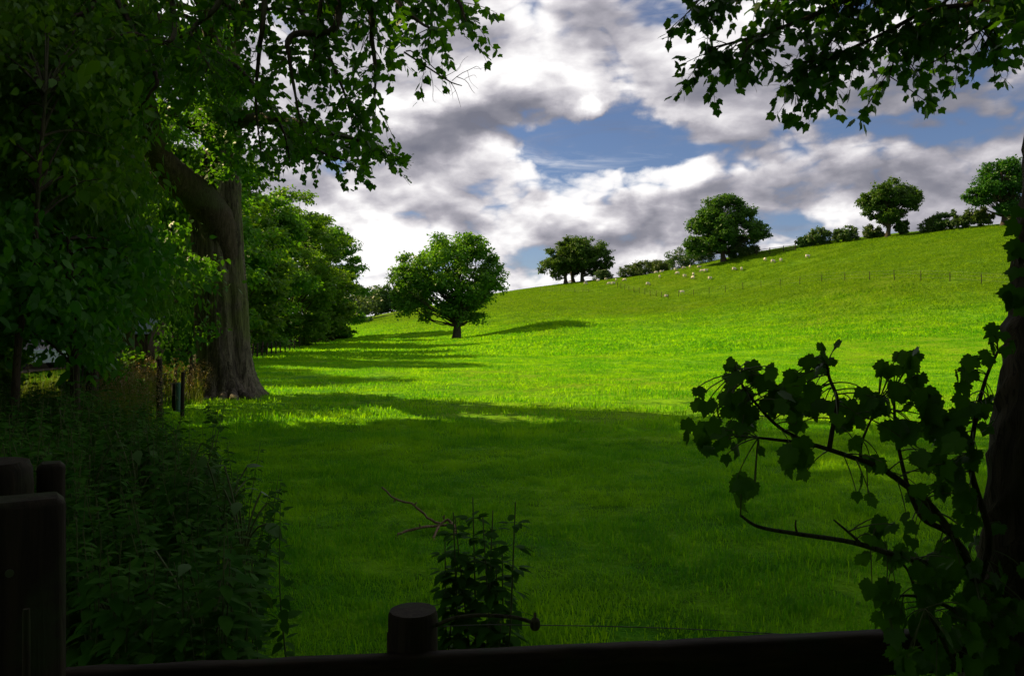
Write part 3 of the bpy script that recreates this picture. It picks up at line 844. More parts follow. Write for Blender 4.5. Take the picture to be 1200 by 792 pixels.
    # ---- leafy boughs that come down towards the viewer
    B = [  # polyline in photo pixels and metres, radii, twigs per metre, spread
        ([(300, -260, 15), (400, -90, 11.5), (480, -30, 10.2), (532, -4, 9.6), (546, 26, 9.4)], .075, .010, 16, .48),
        ([(290, -200, 16), (394, 0, 10.6), (342, 42, 10.1), (339, 66, 10), (345, 105, 10), (352, 143, 10)], .060, .008, 7, .55),
        ([(310, 138, 18), (352, 147, 15.4), (400, 160, 13.0), (436, 168, 12.2), (450, 178, 12)], .05, .007, 14, .40),
        ([(320, -200, 14), (420, -20, 10.3), (436, 50, 10), (440, 90, 9.9), (438, 118, 9.9)], .055, .008, 13, .55),
        ([(240, -150, 14), (262, -20, 11), (228, 32, 10.6), (224, 40, 10.5), (247, 82, 10.3)], .055, .008, 9, .6),
        ([(160, -160, 14), (205, 30, 11), (150, 40, 10.6), (95, 60, 10.2)], .05, .008, 9, .6),
        ([(360, -160, 11.5), (450, -20, 9.8), (490, 25, 9.5), (522, 40, 9.4)], .045, .007, 17, .5),
        ([(320, -200, 12.5), (310, 0, 11), (304, 60, 11), (300, 120, 11), (306, 180, 11)], .05, .008, 10, .55),
        ([(330, 142, 17), (352, 160, 13.2), (380, 180, 12.0), (410, 190, 11.6)], .04, .006, 11, .45),
        ([(300, -60, 13), (370, 40, 11.2), (400, 100, 10.8), (415, 150, 10.7)], .045, .007, 11, .5),
        ([(250, 60, 15), (290, 90, 12.4), (330, 150, 11.8), (340, 190, 11.6)], .045, .007, 10, .5),
        ([(120, -30, 12.5), (180, 80, 11.2), (176, 110, 11), (160, 130, 11)], .045, .007, 9, .6),
        ([(420, -120, 10.5), (380, -10, 10), (372, 40, 10), (366, 80, 10)], .045, .007, 10, .5),
        ([(200, -60, 12), (270, 10, 11.2), (330, 10, 11), (400, 20, 10.8)], .045, .007, 10, .6),
        ([(60, -80, 12), (110, 0, 11), (60, 30, 10.6), (20, 60, 10.2)], .05, .007, 9, .6),
    ]
    allP, allT, allN, allS = [], [], [], []
    for pts, r0, r1, dens, sp in B:
        q = MB()
        line = resample([rel(*p) for p in pts], 40)
        tube(q, line, np.linspace(r0, r1, 40) * (1 + .05 * r.standard_normal(40)), 7, cap=False)
        seg = np.linalg.norm(np.diff(line, axis=0), axis=1); cum = np.r_[0, np.cumsum(seg)]
        L = cum[-1]
        start = .30
        for u in np.sort(r.uniform(start, 1.0, int(dens * L * (1 - start)))):
            a = np.array([np.interp(u * L, cum, line[:, k]) for k in range(3)])
            tg = norm(line[min(39, int(u * 39) + 1)] - line[max(0, int(u * 39) - 1)])
            d = norm(norm(r.standard_normal(3) * (1, 1, .6)) + tg * .55 + np.array((0, 0, -.25)))
            tl = r.uniform(.35, 1.0) * sp * 1.5
            e_ = a + d * tl + np.array((0, 0, -.22 * tl))
            tw = bez(a, a * .5 + e_ * .5 + np.array((0, 0, .08 * tl)), e_, 5)
            tube(q, tw, np.linspace(.007, .0025, 5), 3, cap=False)
            m_ = max(4, int(tl / .045))
            for v in np.linspace(.15, 1, m_):
                p = tw[int(v * 4)] * (1 - (v * 4) % 1) + tw[min(4, int(v * 4) + 1)] * ((v * 4) % 1)
                side = norm(np.cross(d, r.standard_normal(3)))
                t_ = norm(side + d * .5 + np.array((0, 0, -.55)))
                pet = p + t_ * r.uniform(.02, .06)
                allP.append(pet); allT.append(t_); allN.append(norm(np.array((0, 0, 1.0)) + r.standard_normal(3) * .55)); allS.append(r.uniform(.06, .125))
        q.build('bough', M['bark_dark'], root, smooth=True)
    P, T, N, S_ = map(np.array, (allP, allT, allN, allS))
    print('great tree leaves', len(P))
    wp_ = P + b; pxs = 600 + F * wp_[:, 0] / wp_[:, 1]; pys = 396 - F * (wp_[:, 2] - 1.6) / wp_[:, 1]
    inview = (pxs > 0) & (pxs < 1200) & (pys > 0)
    rank = np.where(inview, S_ / wp_[:, 1], 0)
    big = np.argsort(-rank)[:290]
    protos = [MB() for _ in range(3)]
    for k, q in enumerate(protos): leaves(q, [(0, 0, 0)], [(1, 0, 0)], [(0, 0, 1)], 1.0, T_syc((.15, .25, .38)[k]))
    mes = [q.mesh('leaf', M['leaf_beech']) for q in protos]
    for k in big: from_mesh('leaf', mes[int(k) % 3], root, leaf_matrix(P[k], T[k], N[k], S_[k]))
    rest = np.ones(len(P), bool); rest[big] = False
    q = MB(); leaves(q, P[rest], T[rest], N[rest], S_[rest], T_syc_low()); tag(q.build('foliage', M['leaf_beech'], root), kind='stuff')

    # fine hanging spray of small leaves at the tip of the low bough
    # dead bare twig against the sky
    q = MB(); yy = 9.6
    main = [([(474, 62), (500, 78), (527, 96), (541, 100)], .012, .006), ([(476, 60), (484, 60), (500, 72), (512, 84), (524, 94), (530, 100)], .009, .004),
            ([(530, 95), (540, 86), (552, 81), (560, 78), (564, 83)], .005, .002), ([(522, 90), (536, 82), (542, 72), (548, 66)], .004, .0015), ([(535, 90), (546, 96), (552, 106), (557, 110)], .0045, .0018),
            ([(528, 96), (534, 106), (538, 118), (540, 126)], .004, .0015), ([(527, 97), (530, 108), (531, 117)], .003, .0012), ([(505, 84), (508, 100), (508, 116), (511, 121)], .004, .0015), ([(509, 100), (516, 108), (522, 114)], .0025, .001),
            ([(506, 74), (506, 66), (510, 62)], .003, .001), ([(512, 84), (518, 76), (516, 70)], .003, .001), ([(514, 86), (524, 80), (530, 81)], .003, .001), ([(545, 92), (555, 88), (560, 92)], .003, .001), ([(548, 84), (552, 96), (560, 104)], .0025, .001),
            ([(500, 84), (494, 92), (492, 96)], .002, .001), ([(484, 72), (490, 70), (492, 66)], .003, .001), ([(492, 62), (493, 50)], .002, .001), ([(536, 84), (540, 78), (538, 74)], .002, .001), ([(556, 80), (562, 82), (566, 80)], .002, .001), ([(534, 106), (528, 112)], .002, .001), ([(520, 92), (524, 104), (522, 110)], .002, .001)]
    for pts, r0, r1 in main:
        z_ = [rel(x_ + r.normal(0, .5), y_ + r.normal(0, .5), yy + r.normal(0, .08)) for x_, y_ in pts]
        tube(q, resample(z_, 8), np.linspace(r0, r1, 8), 4, cap=False)
    q.build('dead_twig', M['bark_dark'], root)

    # upper crown, above the picture: shades the meadow
    env = [(-.5, -2.5, 18.5, 7, 6, 4.5), (-4, -5.5, 12, 5.5, 5, 3.5), (0, -1, 21, 5.5, 5.5, 4.5)]
    lob = make_lobes(env, 120, r, .45, 1.0)
    ok = []
    for p in lob:
        w = p + b
        ok.append((p[2] * F / w[1] > 455) or (600 + F * w[0] / w[1] < 190))
    lob = lob[np.array(ok)]
    c = MB(); crown(c, lob, 1.6, r, 12, 26, .27, T_quad(), flat=.6)
    tag(c.build('crown', M['leaf_beech'], root), kind='stuff')
    q = MB(); limbs(q, np.array([(0, 0, 6.), (0, 0, 10), (0, 0, 14), (0, 0, 18)]), lob[::3], .5, r); q.build('limb', M['bark_dark'], root, smooth=True)
    # leafy shoots on the trunk and in the fork
    r2 = np.random.default_rng(7)
    P = []
    for (cx_, cy_, yy, sx, sy, n_) in ((262, 130, 20.6, 26, 50, 2600), (290, 175, 20.2, 22, 20, 500), (245, 70, 20, 26, 46, 1000), (200, 90, 18.5, 36, 46, 1700), (240, 196, 21.9, 20, 16, 600), (262, 200, 20.4, 14, 8, 260), (186, 310, 19.6, 20, 36, 700), (240, 318, 19.9, 16, 18, 420), (248, 390, 19.9, 8, 16, 90)):
        nb = n_ // 30
        cpx = r2.normal(cx_, sx * .6, nb); cpy = r2.normal(cy_, sy * .6, nb); cy = yy + r2.normal(0, .5, nb)
        cc = np.stack([(cpx - 600) / F * cy, cy, 1.6 + cy * (396 - cpy) / F], -1)
        P.append((cc[:, None] + r2.normal(0, .16, (nb, 30, 3)) * (1.3, 1, .7)).reshape(-1, 3) - b)
    P = np.concatenate(P); n_ = len(P)
    N = norm(np.array((0, 0, .8)) + r2.standard_normal((n_, 3)) * .6); T = norm(np.cross(N, r2.standard_normal((n_, 3))) + (0, 0, -.4))
    q = MB(); leaves(q, P, T, N, r2.uniform(.09, .19, n_), T_ovate_low())
    tag(q.build('trunk_shoots', M['leaf_dark'], root), kind='stuff')
    # fine twig of small leaves below the right bough (ash like spray)
    P = []; T = []
    q = MB()
    for k in range(26):
        u = r2.random(); a = W(405 + 60 * u + r2.normal(0, 3), 144 + 62 * u ** 1.3 + r2.normal(0, 5), 11.6 + r2.normal(0, .25)) - b
        d = norm(np.array((.8, 0, -.45)) + r2.standard_normal(3) * (.4, .6, .35)); L = r2.uniform(.2, .42)
        tw = np.array([a, a + d * L * .5, a + d * L + (0, 0, -.05)]); tube(q, tw, np.array((.004, .003, .002)), 3, cap=False)
        for v in np.linspace(.1, 1, 13):
            sd_ = norm(np.cross(d, (0, 0, 1))) * (1 if r2.random() < .5 else -1)
            P.append(a + d * L * v); T.append(norm(sd_ + d * .7 + r2.standard_normal(3) * .3))
    P = np.array(P); T = np.array(T)
    q.build('twig', M['bark_dark'], root)
    q = MB(); leaves(q, P, T, norm(np.array((0, -.3, 1)) + r2.standard_normal(P.shape) * .5), r2.uniform(.04, .065, len(P)), T_quad())
    tag(q.build('small_leaves', M['leaf_beech'], root), kind='stuff')
    return root


great_tree()


# ------------------------------------------------------------------ dark understorey trees on the left
def under_tree(label, stem_pts, r0, blobs, seed, n_mul=1.0, leafm='leaf_dark', size=.11, tmpl=None, group='dark understorey trees on the left', droop=.9):
    """stem_pts and blobs measured on the photograph at the tree's own distance"""
    r = np.random.default_rng(seed)
    px, py, y = stem_pts[0]
    b = on(px, y); b[2] = gz(b[0], b[1])
    root = tag(empty('understorey_tree', b), label, 'tree', group)
    P = [np.array((0, 0, -.15))] + [W(*p) - b for p in stem_pts[1:]]
    t = MB(); line = resample(P, 24); tube(t, line, np.linspace(r0, r0 * .3, 24), 9, wob=.04, rng=r)
    PP, TT, NN = [], [], []
    for cx_, cy_, cy0, sx, sy, n_ in blobs:
        nb = max(3, int(n_ * n_mul * .8 / 34))
        cpx = r.normal(cx_, sx * .55, nb); cpy = r.normal(cy_, sy * .55, nb); yy = cy0 + r.normal(0, .75, nb)
        cc = np.stack([(cpx - 600) / F * yy, yy, 1.6 + yy * (396 - cpy) / F], -1) - b
        for c_ in cc[::5]:
            a = line[np.argmin(np.linalg.norm(line - (c_ - (0, 0, r.uniform(-.2, 1.0))), axis=1))]
            tube(t, bez(a, a * .5 + c_ * .5 + (0, 0, .25), c_, 5), np.linspace(.018, .005, 5), 4, cap=False)
        k = 34
        PP.append((cc[:, None] + r.normal(0, 1, (nb, k, 3)) * (.20, .19, .12)).reshape(-1, 3))
    PP = np.concatenate(PP); n_ = len(PP)
    PP = PP[(PP[:, 2] + b[2]) > .05]; n_ = len(PP)
    NN = norm(np.array((0, 0, .7)) + r.standard_normal((n_, 3)) * .6)
    TT = norm(norm(np.cross(NN, r.standard_normal((n_, 3)))) + (0, 0, -droop))
    c = MB(); leaves(c, PP, TT, NN, size * np.exp(r.normal(-.08, .34, n_)), tmpl or T_ovate_low())
    t.build('trunk', M['bark_dark'], root, smooth=True); c.build('crown', M[leafm], root)
    return root


under_tree('slim forked understorey tree with thin pale stem at the far left', [(14, 470, 9), (22, 400, 9), (40, 300, 9), (46, 205, 9), (54, 110, 9)], .05,
           [(40, 120, 10.6, 60, 60, 3400), (20, 40, 10.4, 60, 40, 2400), (100, 70, 10.6, 50, 60, 2600), (30, 250, 11.6, 40, 60, 1500), (110, 190, 11, 40, 50, 2200), (5, 180, 10.8, 30, 80, 1600)], 201)
under_tree('understorey tree with long drooping leaves left of the great trunk', [(105, 470, 13), (112, 390, 13), (125, 280, 13), (140, 150, 13), (150, 60, 13)], .11,
           [(116, 150, 12.4, 36, 70, 3400), (110, 265, 12.4, 50, 50, 3400), (148, 235, 13.4, 26, 50, 1500), (90, 330, 12.2, 50, 40, 2400), (160, 60, 12.6, 60, 50, 2600), (150, 350, 13.4, 55, 30, 2200)], 202, size=.15, tmpl=T_narrow(), droop=1.6)
under_tree('broad dark understorey bush filling the corner below the slim forked tree', [(88, 480, 10), (88, 420, 10), (86, 350, 10), (80, 280, 10)], .07,
           [(36, 328, 10, 55, 44, 2600), (98, 372, 10.4, 34, 34, 1700), (20, 290, 9.6, 40, 60, 1600), (140, 312, 11, 50, 36, 2200), (102, 400, 11.4, 16, 34, 800), (4, 385, 10, 12, 40, 500)], 203)
under_tree('bright leaved low shrub between the stakes and the great trunk', [(205, 462, 19.5), (206, 440, 19.5), (208, 400, 19.5), (210, 350, 19.5)], .05,
           [(207, 395, 19.4, 10, 34, 800), (202, 355, 19.4, 12, 22, 600), (192, 330, 19, 20, 26, 700)], 204, leafm='leaf_nettle', size=.13)
under_tree('tall dark tree behind the understorey at the left edge', [(-40, 470, 17), (-38, 300, 17), (-30, 100, 17), (-20, -100, 17)], .2,
           [(10, 60, 16, 80, 80, 2600), (-10, 220, 16, 50, 80, 1800), (90, 10, 15.5, 80, 40, 2200), (60, 180, 17, 60, 80, 2000), (120, 120, 18, 60, 60, 2000)], 205, size=.2)
under_tree('dark leafy tree behind the drooping one, left of the great trunk', [(150, 455, 24), (152, 350, 24), (156, 200, 24), (160, 0, 24)], .2,
           [(150, 180, 23, 70, 70, 2600), (170, 300, 23, 60, 40, 1600), (90, 300, 24, 60, 60, 1600), (210, 250, 24, 26, 50, 800)], 206, size=.26)


for lab, px, y, w, h, sd_ in (('low dark bush below the pale forked stem at the left edge', -22, 14, 1.1, 1.6, 151), ('low dark bush among the stems right of the parked car', 120, 15, 1.3, 1.4, 152), ('low dark bush in front of the timber shed', 150, 19, 1.6, 1.2, 153)):
    bush(lab, px, y, w, h, sd_, 'leaf_dark', 'dark bushes under the left trees', 'low_bush', .12, 2.6)


# ------------------------------------------------------------------ off to the left and behind: unseen trees added to throw shade and block sky light
for k, (x, y, h, rz) in enumerate([(-13.2, 4.2, 20, .4), (-11.8, 9.0, 17, 1.9), (-18, 8.5, 21, 1.4), (-2.5, -6.0, 15, 4.1), (5.5, -5.5, 15, .9), (12, -3, 15, 5.5), (1.6, -5.2, 12, 2.2), (-25, 12, 21, 3.3), (-19, 17, 18, 5.0)]):
    place_wood(k % 3, x, y, h, rz, 'unseen tree added outside the picture, shading the near meadow', 'leaf_wood' if k % 2 else None, 'added shade trees')


# ------------------------------------------------------------------ sycamore beside the viewer: trunk at the right edge, bough overhead, low shoots
def right_sycamore():
    r = np.random.default_rng(301)
    b = np.array((1.50, 2.15, gz(1.5, 2.15)))
    root = tag(empty('sycamore_tree', b), 'dark leaning trunk at the right edge with a leafy bough hanging across the sky', 'tree')
    y = 2.15
    edge = [(800, 1118), (740, 1133), (690, 1140), (640, 1146), (560, 1156), (480, 1166), (400, 1176), (330, 1185), (250, 1193), (150, 1203), (0, 1218)]
    P, rad = [], []
    for py, px in edge:
        dd = 2.66; aa = math.atan((px - 600) / F); z = 1.6 + dd * math.cos(aa) * (396 - py) / F
        rr = np.interp(z, [.6, 1.0, 2.5], [.24, .20, .19]); aa += math.asin(rr / dd)
        P.append((dd * math.sin(aa), dd * math.cos(aa), z)); rad.append(rr)
    P = [(P[0][0] - .03, P[0][1], -.1)] + P + [(1.95, 2.3, 4.2), (2.2, 2.6, 6.5), (2.3, 2.6, 10)]
    rad = [.34] + rad + [.17, .14, .07]
    q = resample(np.array(P) - b, 70); rr = np.interp(np.linspace(0, 1, 70), np.linspace(0, 1, len(rad)), rad)
    mb = MB(); tube(mb, q, rr, 30, wob=.035, rng=r); mb.build('trunk', M['bark_dark'], root, smooth=True)

    def rel(px, py, yy): return W(px, py, yy) - b
    fork = np.array((2.15, 2.55, 5.6)) - b
    mains = [([(1160, -70, 5.6), (1070, -30, 5.9), (1015, -10, 6.0), (945, 22, 6.0), (900, 38, 6.0), (860, 50.1, 6.0), (825, 58.5, 6.0)], .040, .006, 27, .34),
             ([(1210, -60, 5.2), (1150, 0, 5.6), (1090, 12, 5.8), (1030, 42, 5.9), (980, 65.2, 6.0), (935, 75.3, 6.0)], .030, .005, 30, .34),
             ([(1260, -80, 5.0), (1215, -20, 5.3), (1170, 20, 5.5), (1130, 50.1, 5.6), (1102, 68.6, 5.7)], .028, .005, 31, .32),
             ([(1110, -80, 6.2), (970, -30, 6.3), (890, -16, 6.3), (840, -6, 6.3), (810, 4, 6.3)], .022, .004, 30, .3),
             ([(1180, -50, 6.0), (1110, 0, 6.1), (1070, 40, 6.1), (1050, 65.2, 6.1), (1042, 92.1, 6.1)], .02, .004, 30, .34),
             ([(1130, -50, 5.8), (1030, -20, 5.9), (960, 0, 6.0), (910, 0, 6.0)], .018, .004, 30, .3),
             ([(1015, -6, 6.0), (980, 40, 6.0), (955, 73.6, 6.0), (935, 90.4, 6.0)], .012, .003, 28, .26),
             ([(900, 38, 6.0), (876, 56.8, 5.9), (868, 75.3, 5.9), (868, 87, 5.9)], .009, .003, 14, .2),
             ([(1270, -40, 4.4), (1245, -10, 4.4), (1225, 10, 4.4), (1212, 30, 4.4)], .015, .003, 36, .2)]
    allP, allT, allN, allS = [], [], [], []
    for pts, r0, r1, dens, sp in mains:
        q = MB()
        pp = [rel(*p) for p in pts]
        if r0 > .017 and pts[0][2] != 4.4: pp = [fork, fork * .5 + pp[0] * .5 + (0, 0, .3)] + pp
        line = resample(pp, 44)
        tube(q, line, np.linspace(r0, r1, 44) * (1 + .04 * r.standard_normal(44)), 6, cap=False)
        seg = np.linalg.norm(np.diff(line, axis=0), axis=1); cum = np.r_[0, np.cumsum(seg)]; L = cum[-1]
        vis = [i for i in range(44) if (line[i] + b)[1] > 3.5 and 396 - F * ((line[i] + b)[2] - 1.6) / (line[i] + b)[1] > -60]
        u0 = cum[vis[0]] / L if vis else .3
        for u in np.sort(r.uniform(u0, 1.0, max(4, int(dens * L * (1 - u0))))):
            a = np.array([np.interp(u * L, cum, line[:, k]) for k in range(3)])
            tg = norm(line[min(43, int(u * 43) + 1)] - line[max(0, int(u * 43) - 1)])
            d = norm(norm(r.standard_normal(3) * (1, 1, .5)) + tg * .7 + np.array((0, 0, -.25)))
            tl = r.uniform(.3, 1.0) * sp * 1.25
            e_ = a + d * tl + np.array((0, 0, -.25 * tl))
            tw = bez(a, a * .5 + e_ * .5 + np.array((0, 0, .05 * tl)), e_, 5)
            tube(q, tw, np.linspace(.005, .002, 5), 3, cap=False)
            for v in np.linspace(.3, 1, max(2, int(tl / .05))):
                p = tw[int(v * 4)] * (1 - (v * 4) % 1) + tw[min(4, int(v * 4) + 1)] * ((v * 4) % 1)
                for sgn in (-1, 1):
                    if r.random() < .22: continue
                    side = norm(np.cross(d, r.standard_normal(3))) * sgn
                    t_ = norm(side * .8 + d * .4 + np.array((0, 0, -.6)))
                    pl = r.uniform(.03, .07); pet = p + t_ * pl
                    tube(q, np.array([p, p * .5 + pet * .5 + (0, 0, .008), pet]), np.array((.0012, .001, .001)), 3, cap=False)
                    allP.append(pet); allT.append(t_); allN.append(norm(np.array((0, -.25, .8)) + r.standard_normal(3) * .55)); allS.append(r.uniform(.05, .09))
        q.build('bough', M['bark_dark'], root, smooth=True)
    Pp, T, N, S_ = map(np.array, (allP, allT, allN, allS)); print('sycamore leaves', len(Pp))
    wp_ = Pp + b; pxs = 600 + F * wp_[:, 0] / wp_[:, 1]; pys = 396 - F * (wp_[:, 2] - 1.6) / wp_[:, 1]
    rank = np.where((pxs < 1200) & (pys > 0), S_ / wp_[:, 1], 0)
    big = np.argsort(-rank)[:275]
    protos = [MB() for _ in range(3)]
    for k, q in enumerate(protos): leaves(q, [(0, 0, 0)], [(1, 0, 0)], [(0, 0, 1)], 1.0, T_syc((.1, .35, .7)[k]))
    mes = [q.mesh('leaf', M['leaf_syc']) for q in protos]
    for k in big: from_mesh('leaf', mes[int(k) % 3], root, leaf_matrix(Pp[k], T[k], N[k], S_[k]))
    rest = np.ones(len(Pp), bool); rest[big] = False
    q = MB(); leaves(q, Pp[rest], T[rest], N[rest], S_[rest], T_syc()); tag(q.build('foliage', M['leaf_syc'], root), kind='stuff')
    # ivy leaves on the trunk edge
    iv = []
    for px, py, s_ in ((1192, 262, .05), (1196, 285, .06), (1189, 296, .05), (1193, 315, .05), (1190, 338, .07), (1196, 352, .06), (1186, 345, .05), (1196, 245, .04)):
        yy = y - .02 + r.normal(0, .02)
        k = from_mesh('ivy_leaf', mes[1], root, leaf_matrix(rel(px, py, yy), norm(np.array((-.3, -.3, -.8)) + r.normal(0, .4, 3)), norm(np.array((-.2, -1, .2)) + r.normal(0, .3, 3)), s_))
    # unseen crown over the viewer, its low mass added to block sky light
    env = [(-.5, -1.8, 6.6, 4, 2.6, 1.6), (0.5, .5, 9.5, 5, 4.5, 2.6), (0, -1.5, 11, 5, 4.5, 3), (1.5, 2.0, 10.5, 4.5, 3.5, 2.2)]
    lob = make_lobes(env, 90, r, .3, .8)
    keep = []
    for p in lob:
        w = p + b
        keep.append(w[1] < 1.5 or (w[2] - 1.9 - 1.6) / w[1] > .50)
    lob = lob[np.array(keep)]
    c = MB(); crown(c, lob, 1.2, r, 11, 24, .2, T_quad(), flat=.6)
    tag(c.build('crown', M['leaf_syc'], root), kind='stuff')
    q = MB(); limbs(q, np.array([(.5, .3, 4.), (.7, .4, 6), (.8, .4, 8), (.8, .4, 10)]), lob[::3], .3, r); q.build('limb', M['bark_dark'], root, smooth=True)
    return root, mes


syc, syc_leaf_meshes = right_sycamore()


def sapling():
    r = np.random.default_rng(311)
    b = np.array((1.24, 2.05, gz(1.24, 2.05)))
    root = tag(empty('sycamore_sapling', b), 'sapling with big lobed dark leaves reaching left over the rail below the dark trunk', 'sapling')
    def cr(X, Y, yy): return W(800 + X / 1.9225, 380 + Y / 1.9225, yy) - b
    br = [([(680, 760, 2.03), (660, 620, 2.0), (645, 535, 1.98), (560, 410, 1.95), (500, 360, 1.93), (440, 320, 1.9), (370, 295, 1.88), (290, 270, 1.86), (230, 262, 1.85), (170, 255, 1.85)], .012, .003),
          ([(330, 280, 1.87), (340, 220, 1.86), (348, 170, 1.86), (330, 120, 1.86), (325, 90, 1.86)], .006, .003),
          ([(560, 540, 1.96), (480, 520, 1.9), (380, 490, 1.86), (250, 470, 1.82), (170, 455, 1.8), (130, 430, 1.79)], .008, .003),
          ([(400, 492, 1.87), (370, 465, 1.86), (340, 440, 1.85)], .004, .002), ([(258, 472, 1.82), (254, 455, 1.82), (255, 440, 1.82)], .003, .0015),
          ([(645, 535, 1.98), (600, 470, 2.0), (545, 440, 2.0), (520, 400, 2.0), (500, 340, 2.0), (480, 240, 2.0), (475, 150, 2.0)], .009, .003),
          ([(660, 600, 2.0), (690, 480, 2.0), (650, 330, 2.0), (655, 240, 2.0), (680, 130, 2.0), (710, 60, 2.0)], .010, .003),
          ([(650, 660, 2.0), (560, 620, 1.95), (500, 610, 1.92), (450, 620, 1.9)], .006, .002), ([(560, 720, 1.98), (530, 620, 1.97), (510, 560, 1.96), (480, 520, 1.95)], .006, .002),
          ([(290, 270, 1.86), (215, 230, 1.84), (150, 160, 1.83), (120, 110, 1.83)], .005, .002), ([(400, 300, 1.9), (405, 260, 1.9), (440, 180, 1.9)], .004, .002),
          ([(620, 780, 2.0), (560, 660, 1.9), (545, 640, 1.85)], .006, .003)]
    pts = []
    for p, r0, r1 in br:
        q = MB(); line = resample([cr(*k) for k in p], 26); tube(q, line, np.linspace(r0, r1, 26), 7, cap=True)
        q.build('branch', M['bark_dark'], root, smooth=True); pts.append(line)
    pts = np.concatenate(pts)
    L = [(40, 270, 62), (75, 235, 72), (60, 190, 66), (110, 170, 78), (112, 100, 50), (100, 125, 46), (180, 140, 80), (200, 120, 60), (240, 165, 72), (150, 215, 80), (215, 190, 74), (290, 190, 80), (265, 200, 70), (300, 100, 62), (325, 85, 50), (345, 50, 46),
         (140, 382, 82), (248, 312, 82), (272, 320, 60), (180, 290, 44), (470, 112, 66), (505, 95, 70), (440, 178, 76), (520, 150, 80), (560, 190, 90), (600, 225, 90), (640, 120, 66), (700, 60, 60), (722, 30, 52), (690, 90, 50), (620, 265, 88), (600, 330, 80), (540, 310, 74), (480, 240, 90), (400, 200, 70), (385, 190, 66), (420, 318, 70), (350, 235, 56),
         (640, 400, 80), (620, 370, 70), (560, 440, 60), (500, 440, 60), (440, 470, 62), (470, 545, 70), (540, 560, 84), (600, 520, 76), (440, 620, 86), (480, 645, 70), (560, 620, 86), (640, 640, 86), (700, 650, 80), (725, 640, 80), (540, 690, 80), (600, 720, 90), (500, 740, 80), (650, 725, 86), (720, 705, 80), (660, 560, 70), (690, 600, 70),
         (570, 260, 80), (640, 200, 70), (655, 300, 60), (500, 190, 66), (585, 380, 60), (430, 405, 44), (520, 500, 50), (620, 470, 66), (680, 180, 50), (680, 240, 60), (600, 600, 80), (570, 560, 70), (660, 680, 90), (740, 740, 80), (540, 760, 80), (590, 770, 80), (680, 780, 90), (460, 690, 60), (720, 580, 60), (660, 450, 60), (130, 240, 60), (90, 270, 50), (255, 240, 46)]
    n = 0
    pet = MB()
    for X, Y, d in L:
        for k in range(6 if d > 60 else 3):
            yy = np.interp(X, [0, 300, 700], [1.82, 1.86, 1.98]) + r.normal(0, .06)
            s_ = d / 1.9225 * yy / F * r.uniform(.95, 1.15)
            c = cr(X + (r.normal(0, 24) if k else 0), Y + (r.normal(0, 22) if k else 0), yy)
            t_ = norm(np.array((r.normal(-.25, .5), r.normal(-.15, .4), -.75 + r.normal(0, .25))))
            n_ = norm(np.array((r.normal(-.1, .4), -.55, .65)) + r.standard_normal(3) * .3)
            p0 = c - t_ * s_ * .3
            a = pts[np.argmin(np.linalg.norm(pts - (p0 + (0, 0, .03)), axis=1))]
            if np.linalg.norm(a - p0) < .14: tube(pet, bez(a, a * .4 + p0 * .6 + (0, 0, .015), p0, 5), np.linspace(.0017, .0012, 5), 4, cap=False)
            from_mesh('leaf', syc_leaf_meshes[n % 3], root, leaf_matrix(p0, t_, n_, s_ * .52)); n += 1
    tag(pet.build('leaf_stalks', M['stem'], root), kind='stuff')


sapling()


# ------------------------------------------------------------------ wooden fence and gate posts at the viewer's feet
def wooden_fence():
    root = tag(empty('wooden_fence', (0, 1.95, 0)), 'dark wooden rail fence along the bottom edge with one sawn round post', 'fence')
    o = np.array((0, 1.95, 0))
    a, c = W(-120, 793, 1.88), W(1290, 729, 2.17)
    for k, (p, q) in enumerate(((a, c),)):
        d = q - p; L = np.linalg.norm(d); yaw = math.atan2(d[1], d[0]); pit = math.asin(d[2] / L)
        mb = MB(); hgt = .105
        Mx = Matrix.Rotation(-pit, 3, 'Y')
        # sawn rail with slightly waney edge
        n = 40; r = np.random.default_rng(9); v = []
        for i in range(n + 1):
            t = -L / 2 + L * i / n; w1, w2, w3 = r.normal(0, .0016, 3)
            v += [(t, -.022, -hgt), (t, -.024 + w3, -.006), (t, -.019, w1), (t, .018, w2), (t, .023, -.006), (t, .022, -hgt)]
        f = []
        for i in range(n):
            for j in range(6): f.append((i * 6 + j, (i + 1) * 6 + j, (i + 1) * 6 + (j + 1) % 6, i * 6 + (j + 1) % 6))
        vv = np.array(v) @ np.array(Mx).T
        cs, sn = math.cos(yaw), math.sin(yaw)
        vv = vv @ np.array(((cs, sn, 0), (-sn, cs, 0), (0, 0, 1))) + (p + q) / 2 - o
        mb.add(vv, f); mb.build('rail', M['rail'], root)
    # lower rail, mostly below the picture
    # round post standing behind the rail
    mb = MB(); y = 2.06; x = (484 - 600) / F * y; rr = 29 * y / F
    zt_ = 1.6 - y * (714 - 396) / F
    rs = np.random.default_rng(4)
    tube(mb, np.array([(x, y, -.3), (x, y, .3), (x, y, zt_ - .012), (x, y, zt_)]) - o, np.array((rr * 1.02, rr, rr, rr * .93)), 28, wob=.012, rng=rs)
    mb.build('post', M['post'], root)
    mb = MB(); y2 = 2.05; x2 = (463 - 600) / F * y2
    box(mb, np.array((x2, y2, (1.6 - y2 * (735 - 396) / F) / 2)) - o, (.035, .06, 1.6 - y2 * (735 - 396) / F), 0, .006); mb.build('batten', M['post'], root)


wooden_fence()


